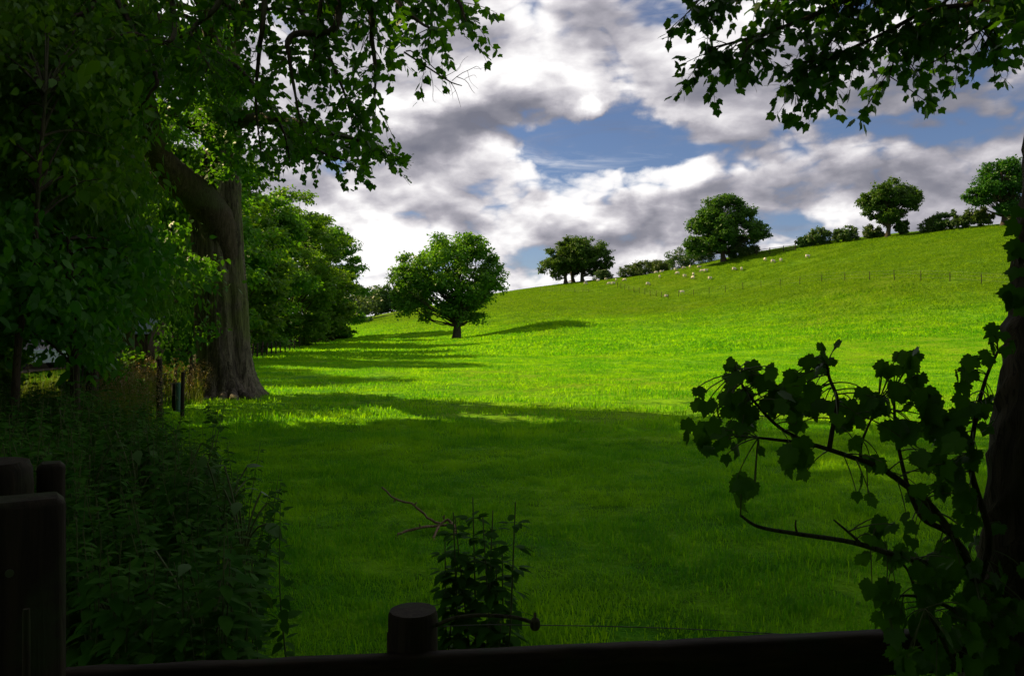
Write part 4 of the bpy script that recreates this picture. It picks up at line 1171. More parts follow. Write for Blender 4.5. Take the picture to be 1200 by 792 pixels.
def strand():
    y = 2.03
    root = tag(empty('fence_wire', W(512, 731, y)), 'thin straining wire with a bent rod and knob just above the rail', 'wire')
    o = np.array(root.location)
    def w(px, py, yy=y): return W(px, py, yy) - o
    mb = MB(); tube(mb, resample([w(508, 733), w(516, 730), (w(532, 724)), w(560, 720.5), w(595, 722), w(612, 725), w(624, 729)], 26), .0052, 8); mb.build('bent_rod', M['bark_dark'], root, smooth=True)
    mb = MB()
    prof = [(.0, -.016), (.009, -.015), (.013, -.008), (.013, .006), (.009, .013), (.004, .016), (.003, .028), (.0, .03)]
    n = 12; th = np.linspace(0, 2 * np.pi, n, endpoint=False)
    V = np.concatenate([np.c_[r_ * np.cos(th), r_ * np.sin(th), np.full(n, z_)] for r_, z_ in prof]) + w(627, 730.5)
    i = np.arange(len(prof) - 1)[:, None] * n; j = np.arange(n)[None]; j2 = (j + 1) % n
    mb.add(V, np.stack([i + j, i + j2, i + n + j2, i + n + j], -1).reshape(-1, 4)); mb.build('knob', M['bark_dark'], root, smooth=True)
    mb = MB(); tube(mb, resample([w(512, 733.5), w(570, 731.5), w(627, 732), w(720, 733.5, 2.06), w(820, 737, 2.1), w(925, 743, 2.13)], 30), .0014, 5); mb.build('strand', M['wire'], root)


strand()


def gate_post(label, px0, px1, ptop, y, depth, rnd=False, bev=.01, seed=1):
    a0, a1 = math.atan((px0 - 600) / F), math.atan((px1 - 600) / F); am = (a0 + a1) / 2
    d = y / math.cos(am); wd = 2 * d * math.tan((a1 - a0) / 2)
    h = 1.6 - y * (ptop - 396) / F
    x0, x1 = -wd / 2, wd / 2
    b = np.array(((d + depth / 2) * math.sin(am), (d + depth / 2) * math.cos(am), 0))
    root = tag(empty('gate_post', b, -am), label, 'post', 'old posts of the stile at the bottom left')
    mb = MB(); r = np.random.default_rng(seed)
    if rnd:
        rr = (x1 - x0) / 2
        tube(mb, np.array([(0, 0, -.3), (0, 0, h * .5), (0, 0, h - .05), (0, 0, h - .015), (0, 0, h)]), np.array((rr, rr, rr, rr * .97, rr * .86)), 26, wob=.01, rng=r)
    else:
        box(mb, (0, 0, h / 2 - .1), (x1 - x0, depth, h + .2), 0, bev)
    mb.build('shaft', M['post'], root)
    if not rnd:
        mb = MB()
        for k in range(2): tube(mb, np.array([(0, -depth / 2 - .004, h - .12 - k * .5), (0, -depth / 2 + .02, h - .12 - k * .5)]), .007, 10)
        mb.build('bolt_head', M['wire'], root)


gate_post('round topped old gate post at the very left edge, behind the square ones', -70, 42, 545, 1.62, .11, True, seed=1)
gate_post('square post top standing behind the nearer post, beside the round one', 42.8, 77, 544, 1.75, .07, seed=2)
gate_post('nearest and widest gate post at the bottom left corner', -60, 78, 590, 1.38, .10, bev=.012, seed=3)
gate_post('short round stake at the foot of the nearest gate post', 26, 36, 715, 1.30, .02, True, seed=4)


# ------------------------------------------------------------------ stakes and stock fence left of the great trunk
def post_mesh(h, w, r, lean=0.0, rnd=True):
    mb = MB()
    tube(mb, np.array([(0, 0, -.2), (lean * .5 * h, 0, h * .5), (lean * h, 0, h - .01), (lean * h, 0, h)]), np.array((w, w, w * .96, w * .8)), 9 if rnd else 4, wob=.04, rng=r)
    return mb


def stake_fence():
    r = np.random.default_rng(12)
    L = [(187, 492, 420, 15.6, .055), (205, 482, 449, 17.3, .06), (213.5, 487, 436, 16.4, .04), (222, 470, 411, 20.0, .05), (226, 462, 425, 22.5, .05), (231, 455, 424, 25.5, .05)]
    b = on(205, 17.3)
    root = tag(empty('stake_fence', b), 'row of rough brown stakes running back to the great trunk', 'fence')
    tops = []
    for px, _, top, y, w in L:
        p = on(px, y); p[2] = gz(p[0], p[1]); h = 1.6 + y * (396 - top) / F - p[2]
        h = min(h, 1.35)
        m_ = post_mesh(h, w, r, r.normal(0, .02)); o = m_.build('post', M['post'], root); o.location = p - b
        tops.append((p - b, h))
    for f in (.35, .6, .88):
        mb = MB(); tube(mb, resample([p + (0, -.05, h * 0 + f * 1.0) for p, h in tops], 20), .003, 4); mb.build('wire', M['wire'], root)
    # pale green tree guard tied to a stake
    p = on(209, 17.2); p[2] = gz(p[0], p[1])
    t = tag(empty('tree_guard', p), 'blue green plastic tree guard tube between two brown stakes', 'tree guard')
    mb = MB(); n = 14; th = np.linspace(0, 2 * np.pi, n, endpoint=False)
    V = np.concatenate([np.c_[q * np.cos(th), q * np.sin(th), np.full(n, z)] for q, z in ((.05, -.02), (.05, .60), (.055, .62), (.046, .62), (.042, .2))])
    i = np.arange(4)[:, None] * n; j = np.arange(n)[None]; j2 = (j + 1) % n
    mb.add(V, np.stack([i + j, i + j2, i + n + j2, i + n + j], -1).reshape(-1, 4))
    mb.build('tube', plain_mat('tree_guard_plastic', (.07, .16, .13), rough=.4), t, smooth=True)


stake_fence()


def field_fence(label, pts, h, w, wires=(.35, .7, 1.0), wr=.006, seed=1, jit=.03, mat_='post', name='wire_fence'):
    """posts at the given ground points"""
    r = np.random.default_rng(seed)
    b = np.array(pts[0]); b[2] = gz(b[0], b[1])
    root = tag(empty(name, b), label, 'fence')
    T_ = []; protos = [post_mesh(h * k, w, r).mesh('post', M[mat_]) for k in (.94, 1.0, 1.07)]
    for k, p in enumerate(pts):
        p = np.array((p[0], p[1], gz(p[0], p[1]))) - b
        o = from_mesh('post', protos[int(r.integers(3))], root); o.location = p; o.rotation_euler = (r.normal(0, jit), r.normal(0, jit), r.uniform(0, 3))
        T_.append(p)
    for f in wires:
        mb = MB(); tube(mb, np.array([p + (0, 0, f * h) for p in T_]), wr, 3, cap=False); mb.build('wire', M['wire'], root)
    return root


def hit(px, py, y0=30, y1=420, tol=.25):
    """where the sight line through a photo pixel meets the ground"""
    ys = np.arange(y0, y1, .5); zz = zt((px - 600) / F * ys, ys); s = 396 - F * (zz - 1.6) / ys
    k = np.where(s <= py)[0]
    return on(px, ys[k[0]]) if len(k) else on(px, ys[np.argmin(s)])


RIGHT = [(795, 348), (812.6, 346.5), (831, 344.5), (850, 342.5), (870.5, 339.5), (891.7, 337.5), (914, 335.5), (937, 334), (962.8, 331), (990, 330), (1019, 329.5), (1048, 329), (1079, 330), (1113, 331), (1150, 333.5), (1190, 336)]
field_fence('post and wire fence crossing the hillside below the sheep, well spaced posts', [hit(*p, y0=60) for p in RIGHT], 1.2, .045, seed=21)
UP = [(783, 351), (775, 349), (769, 348), (762, 347), (755.6, 345.5), (749, 344), (743, 343), (737, 341.5), (732, 340), (727.5, 338.5), (723.5, 337.5)]
field_fence('short run of close set fence posts climbing from the fence corner towards the clump', [hit(*p, y0=90) for p in UP], 1.25, .05, seed=22)
LEFTF = [(690, 343), (683, 343), (673.6, 343), (663, 342.8), (657, 342.6), (647, 342.3), (640, 342.2), (633, 342)]
field_fence('faint wire fence in the grass below the clump of three', [hit(*p, y0=90) for p in LEFTF], 1.0, .035, seed=23)
WOODF = [(300 + 13.5 * k, 410 - 1.15 * k) for k in range(13)]
field_fence('grey stock fence along the foot of the wood', [on(px, y) for px, y in zip(np.linspace(296, 400, 20), 62 + np.linspace(0, 1, 20) ** 1.5 * 76)], 1.2, .07, wires=(.2, .4, .6, .8, .98), seed=24)
# hurdle on the skyline
def hurdle():
    P = [hit(px, py, 120) for px, py in ((886, 300), (902, 298.2), (918, 296), (932, 294))]
    b = P[0].copy(); root = tag(empty('hurdle_fence', b), 'low hurdle fence on the skyline between the oak hedge and the joined bushes', 'fence')
    for p in P:
        mb = post_mesh(1.5, .09, np.random.default_rng(3)); o = mb.build('post', M['post'], root); o.location = (p[0] - b[0], p[1] - b[1], gz(p[0], p[1]) - b[2])
    for h in (.5, .9, 1.3):
        for p, q in zip(P, P[1:]):
            mb = MB(); tube(mb, np.array([(p[0], p[1] - .06, gz(p[0], p[1]) + h), (q[0], q[1] - .06, gz(q[0], q[1]) + h)]) - b, .05, 5); mb.build('rail', M['post'], root)
hurdle()


# ------------------------------------------------------------------ sheep
def sheep_mesh(lying=False, graze=True, seed=0):
    """body of one skin: fleece barrel, neck, head and four jointed legs"""
    me = bpy.data.meshes.new('sheep')
    lz = -.27 if lying else 0
    V = [(0, 0, .62), (-.28, 0, .66), (-.46, 0, .64), (.26, 0, .63), (.44, 0, .66), (.58, 0, .70 if not graze else .55), (.72, 0, .80 if not graze else .30), (.86, 0, .76 if not graze else .14)]
    Rr = [.23, .26, .19, .26, .20, .115, .095, .055]
    E = [(0, 1), (1, 2), (0, 3), (3, 4), (4, 5), (5, 6), (6, 7)]
    for sx, p in ((-.36, 1), (.36, 3)):
        for sy in (-.13, .13):
            n = len(V)
            if lying: V += [(sx, sy * 1.2, .50), (sx + .12, sy * 1.6, .36), (sx - .05, sy * 1.7, .31)]
            elif sx < 0: V += [(sx + .03, sy, .48), (sx - .07, sy, .26), (sx - .01, sy, .02)]
            else: V += [(sx, sy, .48), (sx + .03, sy, .25), (sx, sy, .02)]
            Rr += [.11, .042, .034]; E += [(p, n), (n, n + 1), (n + 1, n + 2)]
    V = [(x, y, z + lz) for x, y, z in V]
    # ears
    h = 6
    for sy in (-1, 1):
        n = len(V); x, y, z = V[h]; V.append((x - .03, sy * .15, z + .05)); Rr.append(.022); E.append((h, n))
    me.from_pydata(V, E, [])
    o = bpy.data.objects.new('sheep_form', me); col.objects.link(o)
    sk = o.modifiers.new('skin', 'SKIN')
    for v, q in zip(me.skin_vertices[0].data, Rr): v.radius = (q, q)
    me.skin_vertices[0].data[0].use_root = True
    o.modifiers.new('sub', 'SUBSURF').levels = 1
    dg = bpy.context.evaluated_depsgraph_get()
    m2 = bpy.data.meshes.new_from_object(o.evaluated_get(dg))
    bpy.data.objects.remove(o)
    m2.materials.clear(); m2.materials.append(M['wool']); m2.materials.append(M['sheepskin'])
    co = np.empty(len(m2.vertices) * 3); m2.vertices.foreach_get('co', co); co = co.reshape(-1, 3)
    for p in m2.polygons:
        c = co[list(p.vertices)].mean(0)
        if c[0] > .62 or (c[2] - lz < .30 and not (.45 < c[0])): p.material_index = 1
        p.use_smooth = True
    m2.name = 'sheep'
    return m2


SM = [sheep_mesh(False, True), sheep_mesh(False, False), sheep_mesh(True, False)]
GS = 'sheep grazing across the hill top'
SH = [(668, 331, 0, 3.0, 'white sheep under the left tree of the skyline clump'), (683, 330, 2, .2, 'white sheep lying at the foot of the right trunk of the skyline clump'), (686, 334, 0, .3, 'white sheep just below the skyline clump'),
      (701, 330, 2, 2.8, 'white sheep at the left foot of the small round bush by the clump'), (710, 329, 0, .5, 'white sheep in front of the small round bush by the clump'), (714, 334.5, 0, 3.0, 'larger pale sheep at the top end of the climbing fence, left one of two'),
      (718.5, 334, 1, .3, 'larger pale sheep at the top end of the climbing fence, right one of two'), (722, 330, 1, 1.5, 'white sheep right of the small round bush by the clump'), (732, 330, 0, 2.6, 'white sheep under the left end of the ridge hedge'),
      (759, 335, 0, .4, 'lone white sheep in the grass above the climbing fence'), (769, 321.5, 0, 2.9, 'white sheep at the foot of the third ridge hedge bush, left of a pair'), (775, 320.5, 1, .2, 'white sheep at the foot of the third ridge hedge bush, right of a pair'),
      (773, 326.5, 1, 1.4, 'white sheep a little below the pair at the third hedge bush'), (791.6, 318, 0, .5, 'white sheep below the taller bush left of the domed oak'), (801.6, 316.5, 0, 3.3, 'white sheep left of the domed oak, touching the hedge foot'),
      (808.6, 315, 1, 1.6, 'upright white sheep facing us before the hedge left of the domed oak'), (819, 314, 2, .1, 'white sheep under the left boughs of the domed oak'), (794, 322.5, 0, 2.7, 'dull white sheep downhill of the taller bush'),
      (802, 326, 1, .6, 'bright white sheep below the hedge, left of two stacked ones'), (812.4, 324, 1, 1.4, 'upper of two sheep one above the other left of the oak'), (812, 328, 0, 2.0, 'lower of two sheep one above the other left of the oak'),
      (823, 320, 0, 3.0, 'left sheep of a touching pair below the domed oak'), (826.8, 319.6, 1, .2, 'right sheep of a touching pair below the domed oak'), (831.6, 329, 1, .5, 'white sheep alone below the touching pair'),
      (799.4, 345, 1, 2.9, 'white sheep next to the corner of the wire fence, lowest of the flock'), (780.6, 348.5, 2, .6, 'dull sheep lying at the foot of the climbing fence'), (860, 318, 0, .4, 'white sheep grazing right of the oak trunk, left of a pair'),
      (869, 318, 1, 1.3, 'white sheep standing right of the oak trunk, right of a pair'), (896.4, 306.5, 1, 1.6, 'white sheep below the hurdle fence, leftmost of three'), (905.5, 309, 0, .3, 'white sheep below the hurdle fence, middle of three'),
      (915, 307.5, 1, .9, 'white sheep below the hurdle fence, right of three'), (946, 303, 1, .25, 'large white sheep alone below the joined bushes, rightmost of the flock')]
for px, py, kind, rz, lab in SH:
    p = hit(px, py, 100)
    o = bpy.data.objects.new('sheep', SM[kind]); col.objects.link(o)
    o.location = (p[0], p[1], gz(p[0], p[1]) + .02); o.rotation_euler = (0, 0, rz); o.scale = (.88,) * 3
    tag(o, lab, 'sheep', GS)


# ------------------------------------------------------------------ fallen branch in the grass
def fallen_branch():
    r = np.random.default_rng(15); y = 6.7
    b = on(500, y); b[2] = gz(b[0], b[1])
    root = tag(empty('fallen_branch', b), 'bare crooked fallen branch lying in the grass left of the tall nettle', 'branch')
    def c(X, Y, yy=y): return W(380 + X / 2.857, 520 + Y / 2.857, yy) - b
    for pts, r0, r1 in (([(195, 145, 7.0), (240, 185, 6.95), (300, 205, 6.85), (335, 235, 6.8), (370, 260, 6.7), (400, 270, 6.7), (435, 275, 6.6), (432, 322, 6.5)], .008, .012),
                        ([(240, 322, 6.4), (250, 300, 6.4), (285, 288, 6.5), (320, 280, 6.55), (380, 275, 6.7), (410, 252, 6.75), (430, 268, 6.7)], .010, .012),
                        ([(365, 322, 6.4), (372, 295, 6.5), (385, 272, 6.65)], .008, .011), ([(240, 185, 6.95), (232, 195, 6.95)], .005, .003), ([(300, 205, 6.85), (310, 195, 6.85)], .005, .003), ([(320, 280, 6.55), (318, 268, 6.5)], .005, .003), ([(400, 250, 6.7), (402, 238, 6.7)], .006, .003)):
        mb = MB(); line = resample([c(*p) for p in pts], 20) + r.normal(0, .004, (20, 3)); tube(mb, line, np.linspace(r0, r1, 20), 7, wob=.1, rng=r); mb.build('limb', M['deadwood'], root, smooth=True)


M['deadwood'] = bark_mat('dead_branch_bark', (.13, .09, .05), (.28, .20, .12), (.2, .15, .09), 20, .01)
fallen_branch()


# ------------------------------------------------------------------ nettles, docks and tall herbs
def herb_leaf_mesh(mt, low, bend): 
    q = MB(); leaves(q, [(0, 0, 0)], [(1, 0, 0)], [(0, 0, 1)], 1.0, (T_ovate_low if low else T_ovate)(bend)); return q.mesh('leaf', mt)


def nettle(name, label, b, h, r, stems=3, as_parts=False, group=None, leafm='leaf_nettle', ls=.085, spread=.12, narrow=False, lean=.09, step=1.0):
    root = tag(empty(name, b), label, 'plant', group)
    st = MB(); P, T, N, S_ = [], [], [], []
    for k in range(stems):
        a = np.array((r.normal(0, spread), r.normal(0, spread), -.05)); hh = h * r.uniform(.7, 1.0) if k else h
        top = a + (r.normal(0, lean), r.normal(0, lean), hh)
        line = resample([a, a * .5 + top * .5 + r.normal(0, .03, 3), top], 16); tube(st, line, np.linspace(.006, .002, 16), 5)
        ang = r.uniform(0, 3.1); z = .12
        while z < 1.0:
            p = line[min(15, int(z * 15))]; s_ = ls * (1.15 - .6 * z ** 2) * r.uniform(.75, 1.2)
            for q in (0, math.pi):
                aa = ang + q + r.normal(0, .2)
                t_ = norm(np.array((math.cos(aa), math.sin(aa), r.uniform(-.55, .15) + .4 * max(0, z - .85) * 6)))
                P.append(p + t_ * .02); T.append(t_); N.append(norm(np.array((0, 0, 1.)) + r.normal(0, .25, 3))); S_.append(s_)
            ang += math.pi / 2; z += step * r.uniform(.035, .06) / max(h, .3) * (1.15 if z < .8 else .7)
    P, T, N, S_ = map(np.array, (P, T, N, S_))
    st.build('stem', M['stem'], root, smooth=True)
    if as_parts:
        me = herb_leaf_mesh(M[leafm], False, .3)
        for k in range(len(P)): from_mesh('leaf', me, root, leaf_matrix(P[k], T[k], N[k], S_[k]))
    else:
        q = MB(); leaves(q, P, T, N, S_, T_narrow() if narrow else T_ovate()); tag(q.build('leaves', M[leafm], root), kind='stuff')
    return root


r = np.random.default_rng(77)
p = np.array(((563 - 600) / F * 2.75, 2.75, 0)); p[2] = gz(p[0], p[1])
nettle('tall_nettle', 'tall dark nettle standing behind the rail near the round post', p, 1.08, r, 11, True, ls=.078, spread=.065, lean=.035, step=.42)
p = np.array(((515 - 600) / F * 2.6, 2.6, 0)); p[2] = gz(p[0], p[1])
nettle('low_nettle', 'low leafy nettle at the left foot of the tall nettle', p, .62, r, 6, True, ls=.08, spread=.08, step=.6)
p = np.array(((598 - 600) / F * 2.7, 2.7, 0)); p[2] = gz(p[0], p[1])
nettle('low_nettle', 'low leafy nettle at the right foot of the tall nettle', p, .70, r, 6, True, ls=.075, spread=.06, lean=.05, step=.6)
p = np.array((-5.9, 16.0, 0)); p = on(248, 14.5); p[2] = gz(p[0], p[1])
nettle('young_nettle', 'young upright nettle in the grass in front of the great trunk', p, .62, r, 3, False, ls=.13, spread=.06)

# bank of nettles: prototypes then copies
protos = []
for k in range(5):
    protos.append(nettle('nettle', None, (0, 0, 0), (1.15, 1.0, 1.25, .9, 1.1)[k], r, (5, 6, 5, 7, 6)[k], ls=(.10, .11, .095, .12, .10)[k], spread=.17))
spots = []
def bank_ok(x, y):
    px = 600 + F * x / y; 
    lim = np.interp(y, [2.4, 3.2, 4, 5, 6, 8, 10, 13], [255, 285, 300, 300, 285, 240, 185, 150])
    return px < lim
tries = 0
while len(spots) < 190 and tries < 9000:
    tries += 1
    y = r.uniform(2.5, 12.5); px = r.uniform(-60, 325); x = (px - 600) / F * y
    if not bank_ok(x, y): continue
    if px < 90 and y < 2.9: continue
    if all((x - a) ** 2 + (y - b_) ** 2 > .05 for a, b_, _ in spots): spots.append((x, y, px))
for k, (x, y, px) in enumerate(spots):
    o = protos[k] if k < 5 else copy_tree(protos[k % 5])
    edge = np.interp(y, [2.4, 3.2, 4, 5, 6, 8, 10, 13], [255, 285, 300, 300, 285, 240, 185, 150]) - px
    s = r.uniform(.75, 1.05) * (.62 + .38 * min(1, edge / 70))
    o.location = (x, y, gz(x, y)); o.rotation_euler = (r.normal(0, .08), r.normal(0, .08), r.uniform(0, 6.28)); o.scale = (s,) * 3
    tag(o, 'nettle in the dark bank of undergrowth above the gate posts', 'plant', 'nettles in the dark bank at the lower left')


def dock(label, b, r, n=6, L=.12):
    root = tag(empty('dock_plant', b), label, 'plant', 'broad leaved docks among the nettles')
    me = herb_leaf_mesh(M['leaf_dock'], False, .5)
    st = MB()
    for k in range(n):
        a = r.uniform(0, 6.28); el = r.uniform(.2, 1.1); d = np.array((math.cos(a) * math.cos(el), math.sin(a) * math.cos(el), math.sin(el)))
        p = d * r.uniform(.12, .30) + (0, 0, r.uniform(.2, .42)); tube(st, bez(np.array((0, 0, .0)), np.array((0, 0, .3)), p, 6), .005, 5)
        t_ = norm(d * (1, 1, 0) + (0, 0, r.uniform(-.7, .3)))
        from_mesh('leaf', me, root, leaf_matrix(p, t_, norm(np.array((0, 0, 1.)) + r.normal(0, .35, 3)), L * r.uniform(.6, 1.15)))
    st.build('stem', M['stem'], root)


for k, (px, y, lab) in enumerate([(60, 5.6, 'broad leaved dock with a pale turned leaf near the left edge of the bank'), (105, 5.2, 'broad leaved dock high in the middle of the dark bank'), (160, 5.4, 'dock with shining leaves in the dark bank, left of the stakes'), (210, 5.0, 'dock with a pale upturned leaf below the stakes'),
                                   (262, 4.6, 'dock at the right edge of the dark bank'), (285, 4.0, 'lower dock at the right edge of the dark bank, by the grass'), (140, 3.4, 'dock with one big pale leaf just right of the gate posts'), (240, 3.3, 'dock low in the right part of the dark bank'), (30, 7.2, 'dock at the back of the bank under the left trees')]):
    p = on(px, y); p[2] = gz(p[0], p[1]) + (.30 if y > 3.6 else .1); dock(lab, p, r)

# tall seeding grass beyond the bank
def tall_grass():
    rr = np.random.default_rng(88); mb = MB(); n = 9000
    y = rr.uniform(9.5, 23, n); px = rr.uniform(-20, 238, n) - (y < 13) * 40; x = (px - 600) / F * y
    ok = (y > 18.5) | (px < 178); x, y, px = x[ok], y[ok], px[ok]; n = len(x)
    z = zt(x, y)
    h = rr.uniform(.5, 1.15, n) * np.interp(px, [0, 90, 150, 238], [.6, .8, 1.0, .85])
    az = rr.uniform(0, 6.28, n); d = np.c_[np.cos(az), np.sin(az), np.zeros(n)]; s = np.c_[-d[:, 1], d[:, 0], np.zeros(n)] * .006
    p = np.c_[x, y, z]; up = np.array((0, 0, 1.)); ln = (h * rr.uniform(.05, .45, n))[:, None]
    v = np.stack([p - s, p + s, p + up * h[:, None] * .55 + d * ln * .3 - s * .8, p + up * h[:, None] * .55 + d * ln * .3 + s * .8, p + up * h[:, None] * .95 + d * ln], 1)
    q = (np.arange(n) * 5)[:, None]
    mb.add(v.reshape(-1, 3), np.concatenate([q + np.array((0, 1, 3)), q + np.array((0, 3, 2)), q + np.array((2, 3, 4))]))
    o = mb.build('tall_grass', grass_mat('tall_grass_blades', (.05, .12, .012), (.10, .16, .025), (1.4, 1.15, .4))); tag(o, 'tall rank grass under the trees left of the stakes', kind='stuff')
    # feathery brown seed heads
    mb = MB(); k = np.where((px > 110) & (y > 11))[0][:1500]
    k = k[rr.random(len(k)) < np.interp(px[k], [110, 165, 238], [.1, .8, 1])]
    tip = v[k, 4]; m_ = 16
    P = tip[:, None] + rr.normal(0, 1, (len(k), m_, 3)) * (.03, .03, .07)
    P = P.reshape(-1, 3); nn = len(P)
    leaves(mb, P, rr.standard_normal((nn, 3)) + (0, 0, 1), rr.standard_normal((nn, 3)), rr.uniform(.02, .035, nn), T_quad())
    o = mb.build('seed_heads', leaf_mat('grass_seed_heads', (.13, .11, .04), (.22, .17, .08), .3)); tag(o, 'buff feathery seed heads of the tall grass by the stakes', kind='stuff')
tall_grass()

# low ground cover under the bank
def undergrowth():
    rr = np.random.default_rng(89); n = 9000
    y = rr.uniform(2.3, 13, n); px = rr.uniform(-80, 330, n); x = (px - 600) / F * y
    ok = np.array([bank_ok(a + .1, b_) for a, b_ in zip(x, y)]); x, y = x[ok], y[ok]; n = len(x)
    z = zt(x, y) + rr.uniform(0.02, .55, n) ** 1.4
    N = norm(np.array((0, 0, 1.)) + rr.standard_normal((n, 3)) * .5); T = norm(np.cross(N, rr.standard_normal((n, 3))) + (0, 0, -.3))
    q = MB(); leaves(q, np.c_[x, y, z], T, N, rr.uniform(.04, .10, n), T_ovate_low()); tag(q.build('undergrowth', M['leaf_dark']), 'low dark undergrowth at the foot of the nettles', kind='stuff')
undergrowth()


# ------------------------------------------------------------------ lane, parked car and shed behind the undergrowth
def lane():
    ys = np.linspace(10, 90, 60); V = []
    for y in ys:
        c = -17 - .19 * y
        for dx in (-2.2, 0, 2.2): V.append((c + dx, y, zf(c + dx, y) + .06))
    f = [(i * 3 + j, i * 3 + j + 1, i * 3 + j + 4, i * 3 + j + 3) for i in range(59) for j in range(2)]
    o = MB().add(V, f).build('lane', plain_mat('lane_gravel', (.16, .13, .10), (.09, .075, .06), 12, .9, .1, bdist=.02)); tag(o, kind='structure')
lane()


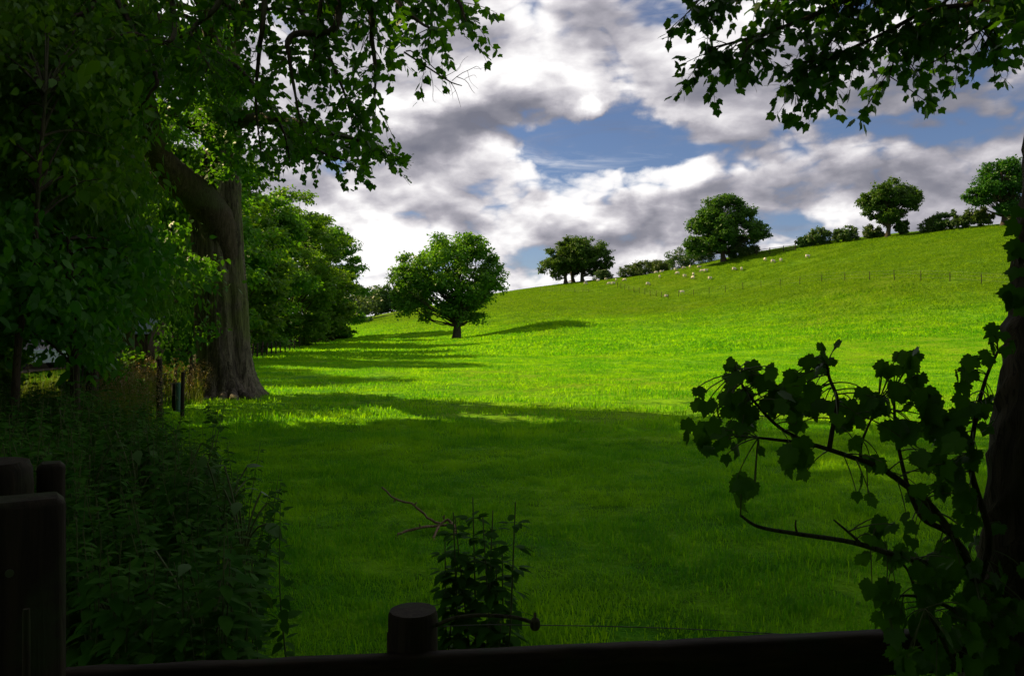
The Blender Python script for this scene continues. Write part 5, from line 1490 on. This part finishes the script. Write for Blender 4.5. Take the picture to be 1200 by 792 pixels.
def car():
    y = 40.0; b = on(43, y); b[2] = gz(b[0], b[1]) + .06
    root = tag(empty('parked_car', b, R(62)), 'silver blue parked car half hidden by leaves at the left', 'car')
    paint = plain_mat('silver_blue_paint', (.34, .38, .50), (.32, .36, .47), 30, .25, .6, .4); glass = plain_mat('car_glass', (.02, .025, .03), rough=.05, spec=.8); dark = plain_mat('car_rubber', (.02, .02, .02), rough=.8); steel = plain_mat('wheel_rim_metal', (.4, .4, .42), rough=.3, metal=.9)
    lampm = plain_mat('headlight_glass', (.75, .78, .8), rough=.08, spec=.8)
    # body: side outline lofted across the width, bulging at the sills and narrowing at the roof
    low = [(-2.0, .35), (-2.05, .62), (-1.98, .86), (-1.85, .94), (-.9, .96), (.75, .95), (1.6, .86), (1.98, .72), (2.04, .55), (2.0, .33)]
    mb = MB(); W_ = [-.83, -.86, -.84, -.6, 0, .6, .84, .86, .83]; V = []
    for k, w in enumerate(W_):
        sh = (.04 if abs(w) in (.83,) else 0)
        for x, z in low: V.append((x * (1 - .02 * (abs(w) > .7)), w, z - (.03 if abs(w) > .8 else 0)))
    n = len(low); f = [(i * n + j, i * n + (j + 1) % n, (i + 1) * n + (j + 1) % n, (i + 1) * n + j) for i in range(len(W_) - 1) for j in range(n)]
    mb.add(V, f); mb.add(V[:n], [tuple(range(n))]); mb.add(V[-n:], [tuple(range(n - 1, -1, -1))])
    mb.build('body', paint, root, smooth=False)
    # cabin
    cab = [(-1.75, .93, .76), (-1.25, 1.42, .58), (.05, 1.46, .58), (.95, .94, .76)]
    mb = MB(); V = [(x, s * w, z) for s in (-1, 1) for x, z, w in cab]
    mb.add(V, [(0, 1, 2, 3), (7, 6, 5, 4), (1, 5, 6, 2)]); mb.build('cabin', paint, root)
    g = MB(); g.add([(.93, -.70, .97), (.93, .70, .97), (.09, .53, 1.44), (.09, -.53, 1.44)], [(0, 1, 2, 3)]); 
    o = g.build('windscreen', glass, root); o.location = (.02, 0, .006)
    g = MB(); g.add([(-1.74, -.70, .96), (-1.28, -.53, 1.40), (-1.28, .53, 1.40), (-1.74, .70, .96)], [(0, 1, 2, 3)]); o = g.build('rear_window', glass, root); o.location = (-.02, 0, .006)
    for s in (-1, 1):
        g = MB(); g.add([(x, s * w, z) for x, z, w in ((-1.6, .98, .752), (-1.2, 1.38, .60), (-.35, 1.40, .60), (-.35, .98, .752))], [(0, 1, 2, 3)])
        g.add([(x, s * w, z) for x, z, w in ((-.27, .98, .752), (-.27, 1.40, .60), (.05, 1.40, .60), (.80, .98, .752))], [(0, 1, 2, 3)]); o = g.build('side_window', glass, root); o.location = (0, s * .008, 0)
        h = MB(); box(h, (1.93, s * .62, .70), (.16, .34, .14), 0, .04); h.build('headlight', lampm, root)
        h = MB(); box(h, (-1.98, s * .66, .74), (.10, .26, .16), 0, .03); h.build('tail_light', plain_mat('tail_light_red', (.3, .02, .02), rough=.2), root)
        h = MB(); box(h, (.72, s * .95, 1.0), (.10, .18, .12), 0, .03); h.build('wing_mirror', paint, root)
        for x in (-1.25, 1.3):
            w_ = MB(); tube(w_, np.array([(x, s * .70, .31), (x, s * .73, .31), (x, s * .86, .31), (x, s * .89, .31)]), np.array((.27, .31, .31, .27)), 24); wh = w_.build('wheel', dark, root)
            q = MB(); tube(q, np.array([(x, s * .86, .31), (x, s * .90, .31)]), np.array((.19, .17)), 18); rm = q.build('rim', steel, wh)
    h = MB(); box(h, (2.04, 0, .46), (.06, 1.5, .16), 0, .02); h.build('bumper', dark, root)
    h = MB(); box(h, (2.03, 0, .66), (.04, .7, .10), 0, .01); h.build('grille', dark, root)
car()


def shed():
    y = 46; b = on(163, y); b[2] = gz(b[0], b[1])
    root = tag(empty('shed', b, R(-12)), 'dark timber shed with a blue grey roof deep under the trees', 'shed')
    plank = wood_mat('shed_boards', (.03, .022, .015), (.07, .05, .035), 2)
    w, d, h = 3.4, 3.0, 1.9
    q = MB(); box(q, (.0, .0, h / 2), (w - .06, d - .06, h)); q.build('wall', plank, root)
    pm = MB(); box(pm, (0, 0, 0), (.165, .024, h), 0, .004); me = pm.mesh('plank', plank)
    k = 0
    for x in np.arange(-w / 2 + .09, w / 2, .18):
        if .25 < x < 1.1: continue
        o = from_mesh('plank', me, root); o.location = (x, -d / 2 + .02 + .003 * (k % 2), h / 2); k += 1
    q = MB(); box(q, (.68, -d / 2 + .02, .92), (.80, .04, 1.8), 0, .01); dr = q.build('door', plank, root)
    q = MB(); box(q, (.36, -d / 2 - .012, .95), (.03, .03, .14), 0, .008); q.build('handle', M['wire'], dr)
    roofm = plain_mat('shed_roof_sheet', (.10, .15, .15), (.07, .11, .11), 3, .6, .3)
    for s in (-1, 1):
        q = MB(); L = d / 2 + .25
        q.add([(-w / 2 - .2, 0, h + .95 + .01 * s), (w / 2 + .2, 0, h + .95 + .01 * s), (w / 2 + .2, s * L, h - .12), (-w / 2 - .2, s * L, h - .12), (-w / 2 - .2, 0, h + .99 + .01 * s), (w / 2 + .2, 0, h + .99 + .01 * s), (w / 2 + .2, s * L, h - .07), (-w / 2 - .2, s * L, h - .07)],
              [(0, 1, 2, 3), (4, 5, 6, 7), (0, 1, 5, 4), (1, 2, 6, 5), (2, 3, 7, 6), (3, 0, 4, 7)]); q.build('roof', roofm, root)
    for s in (-1, 1):
        q = MB(); x = s * (w / 2 - .03); q.add([(x, -d / 2, h), (x, d / 2, h), (x, 0, h + .93)], [(0, 1, 2)]); q.build('gable', plank, root)
shed()
print('objects', len(bpy.data.objects))
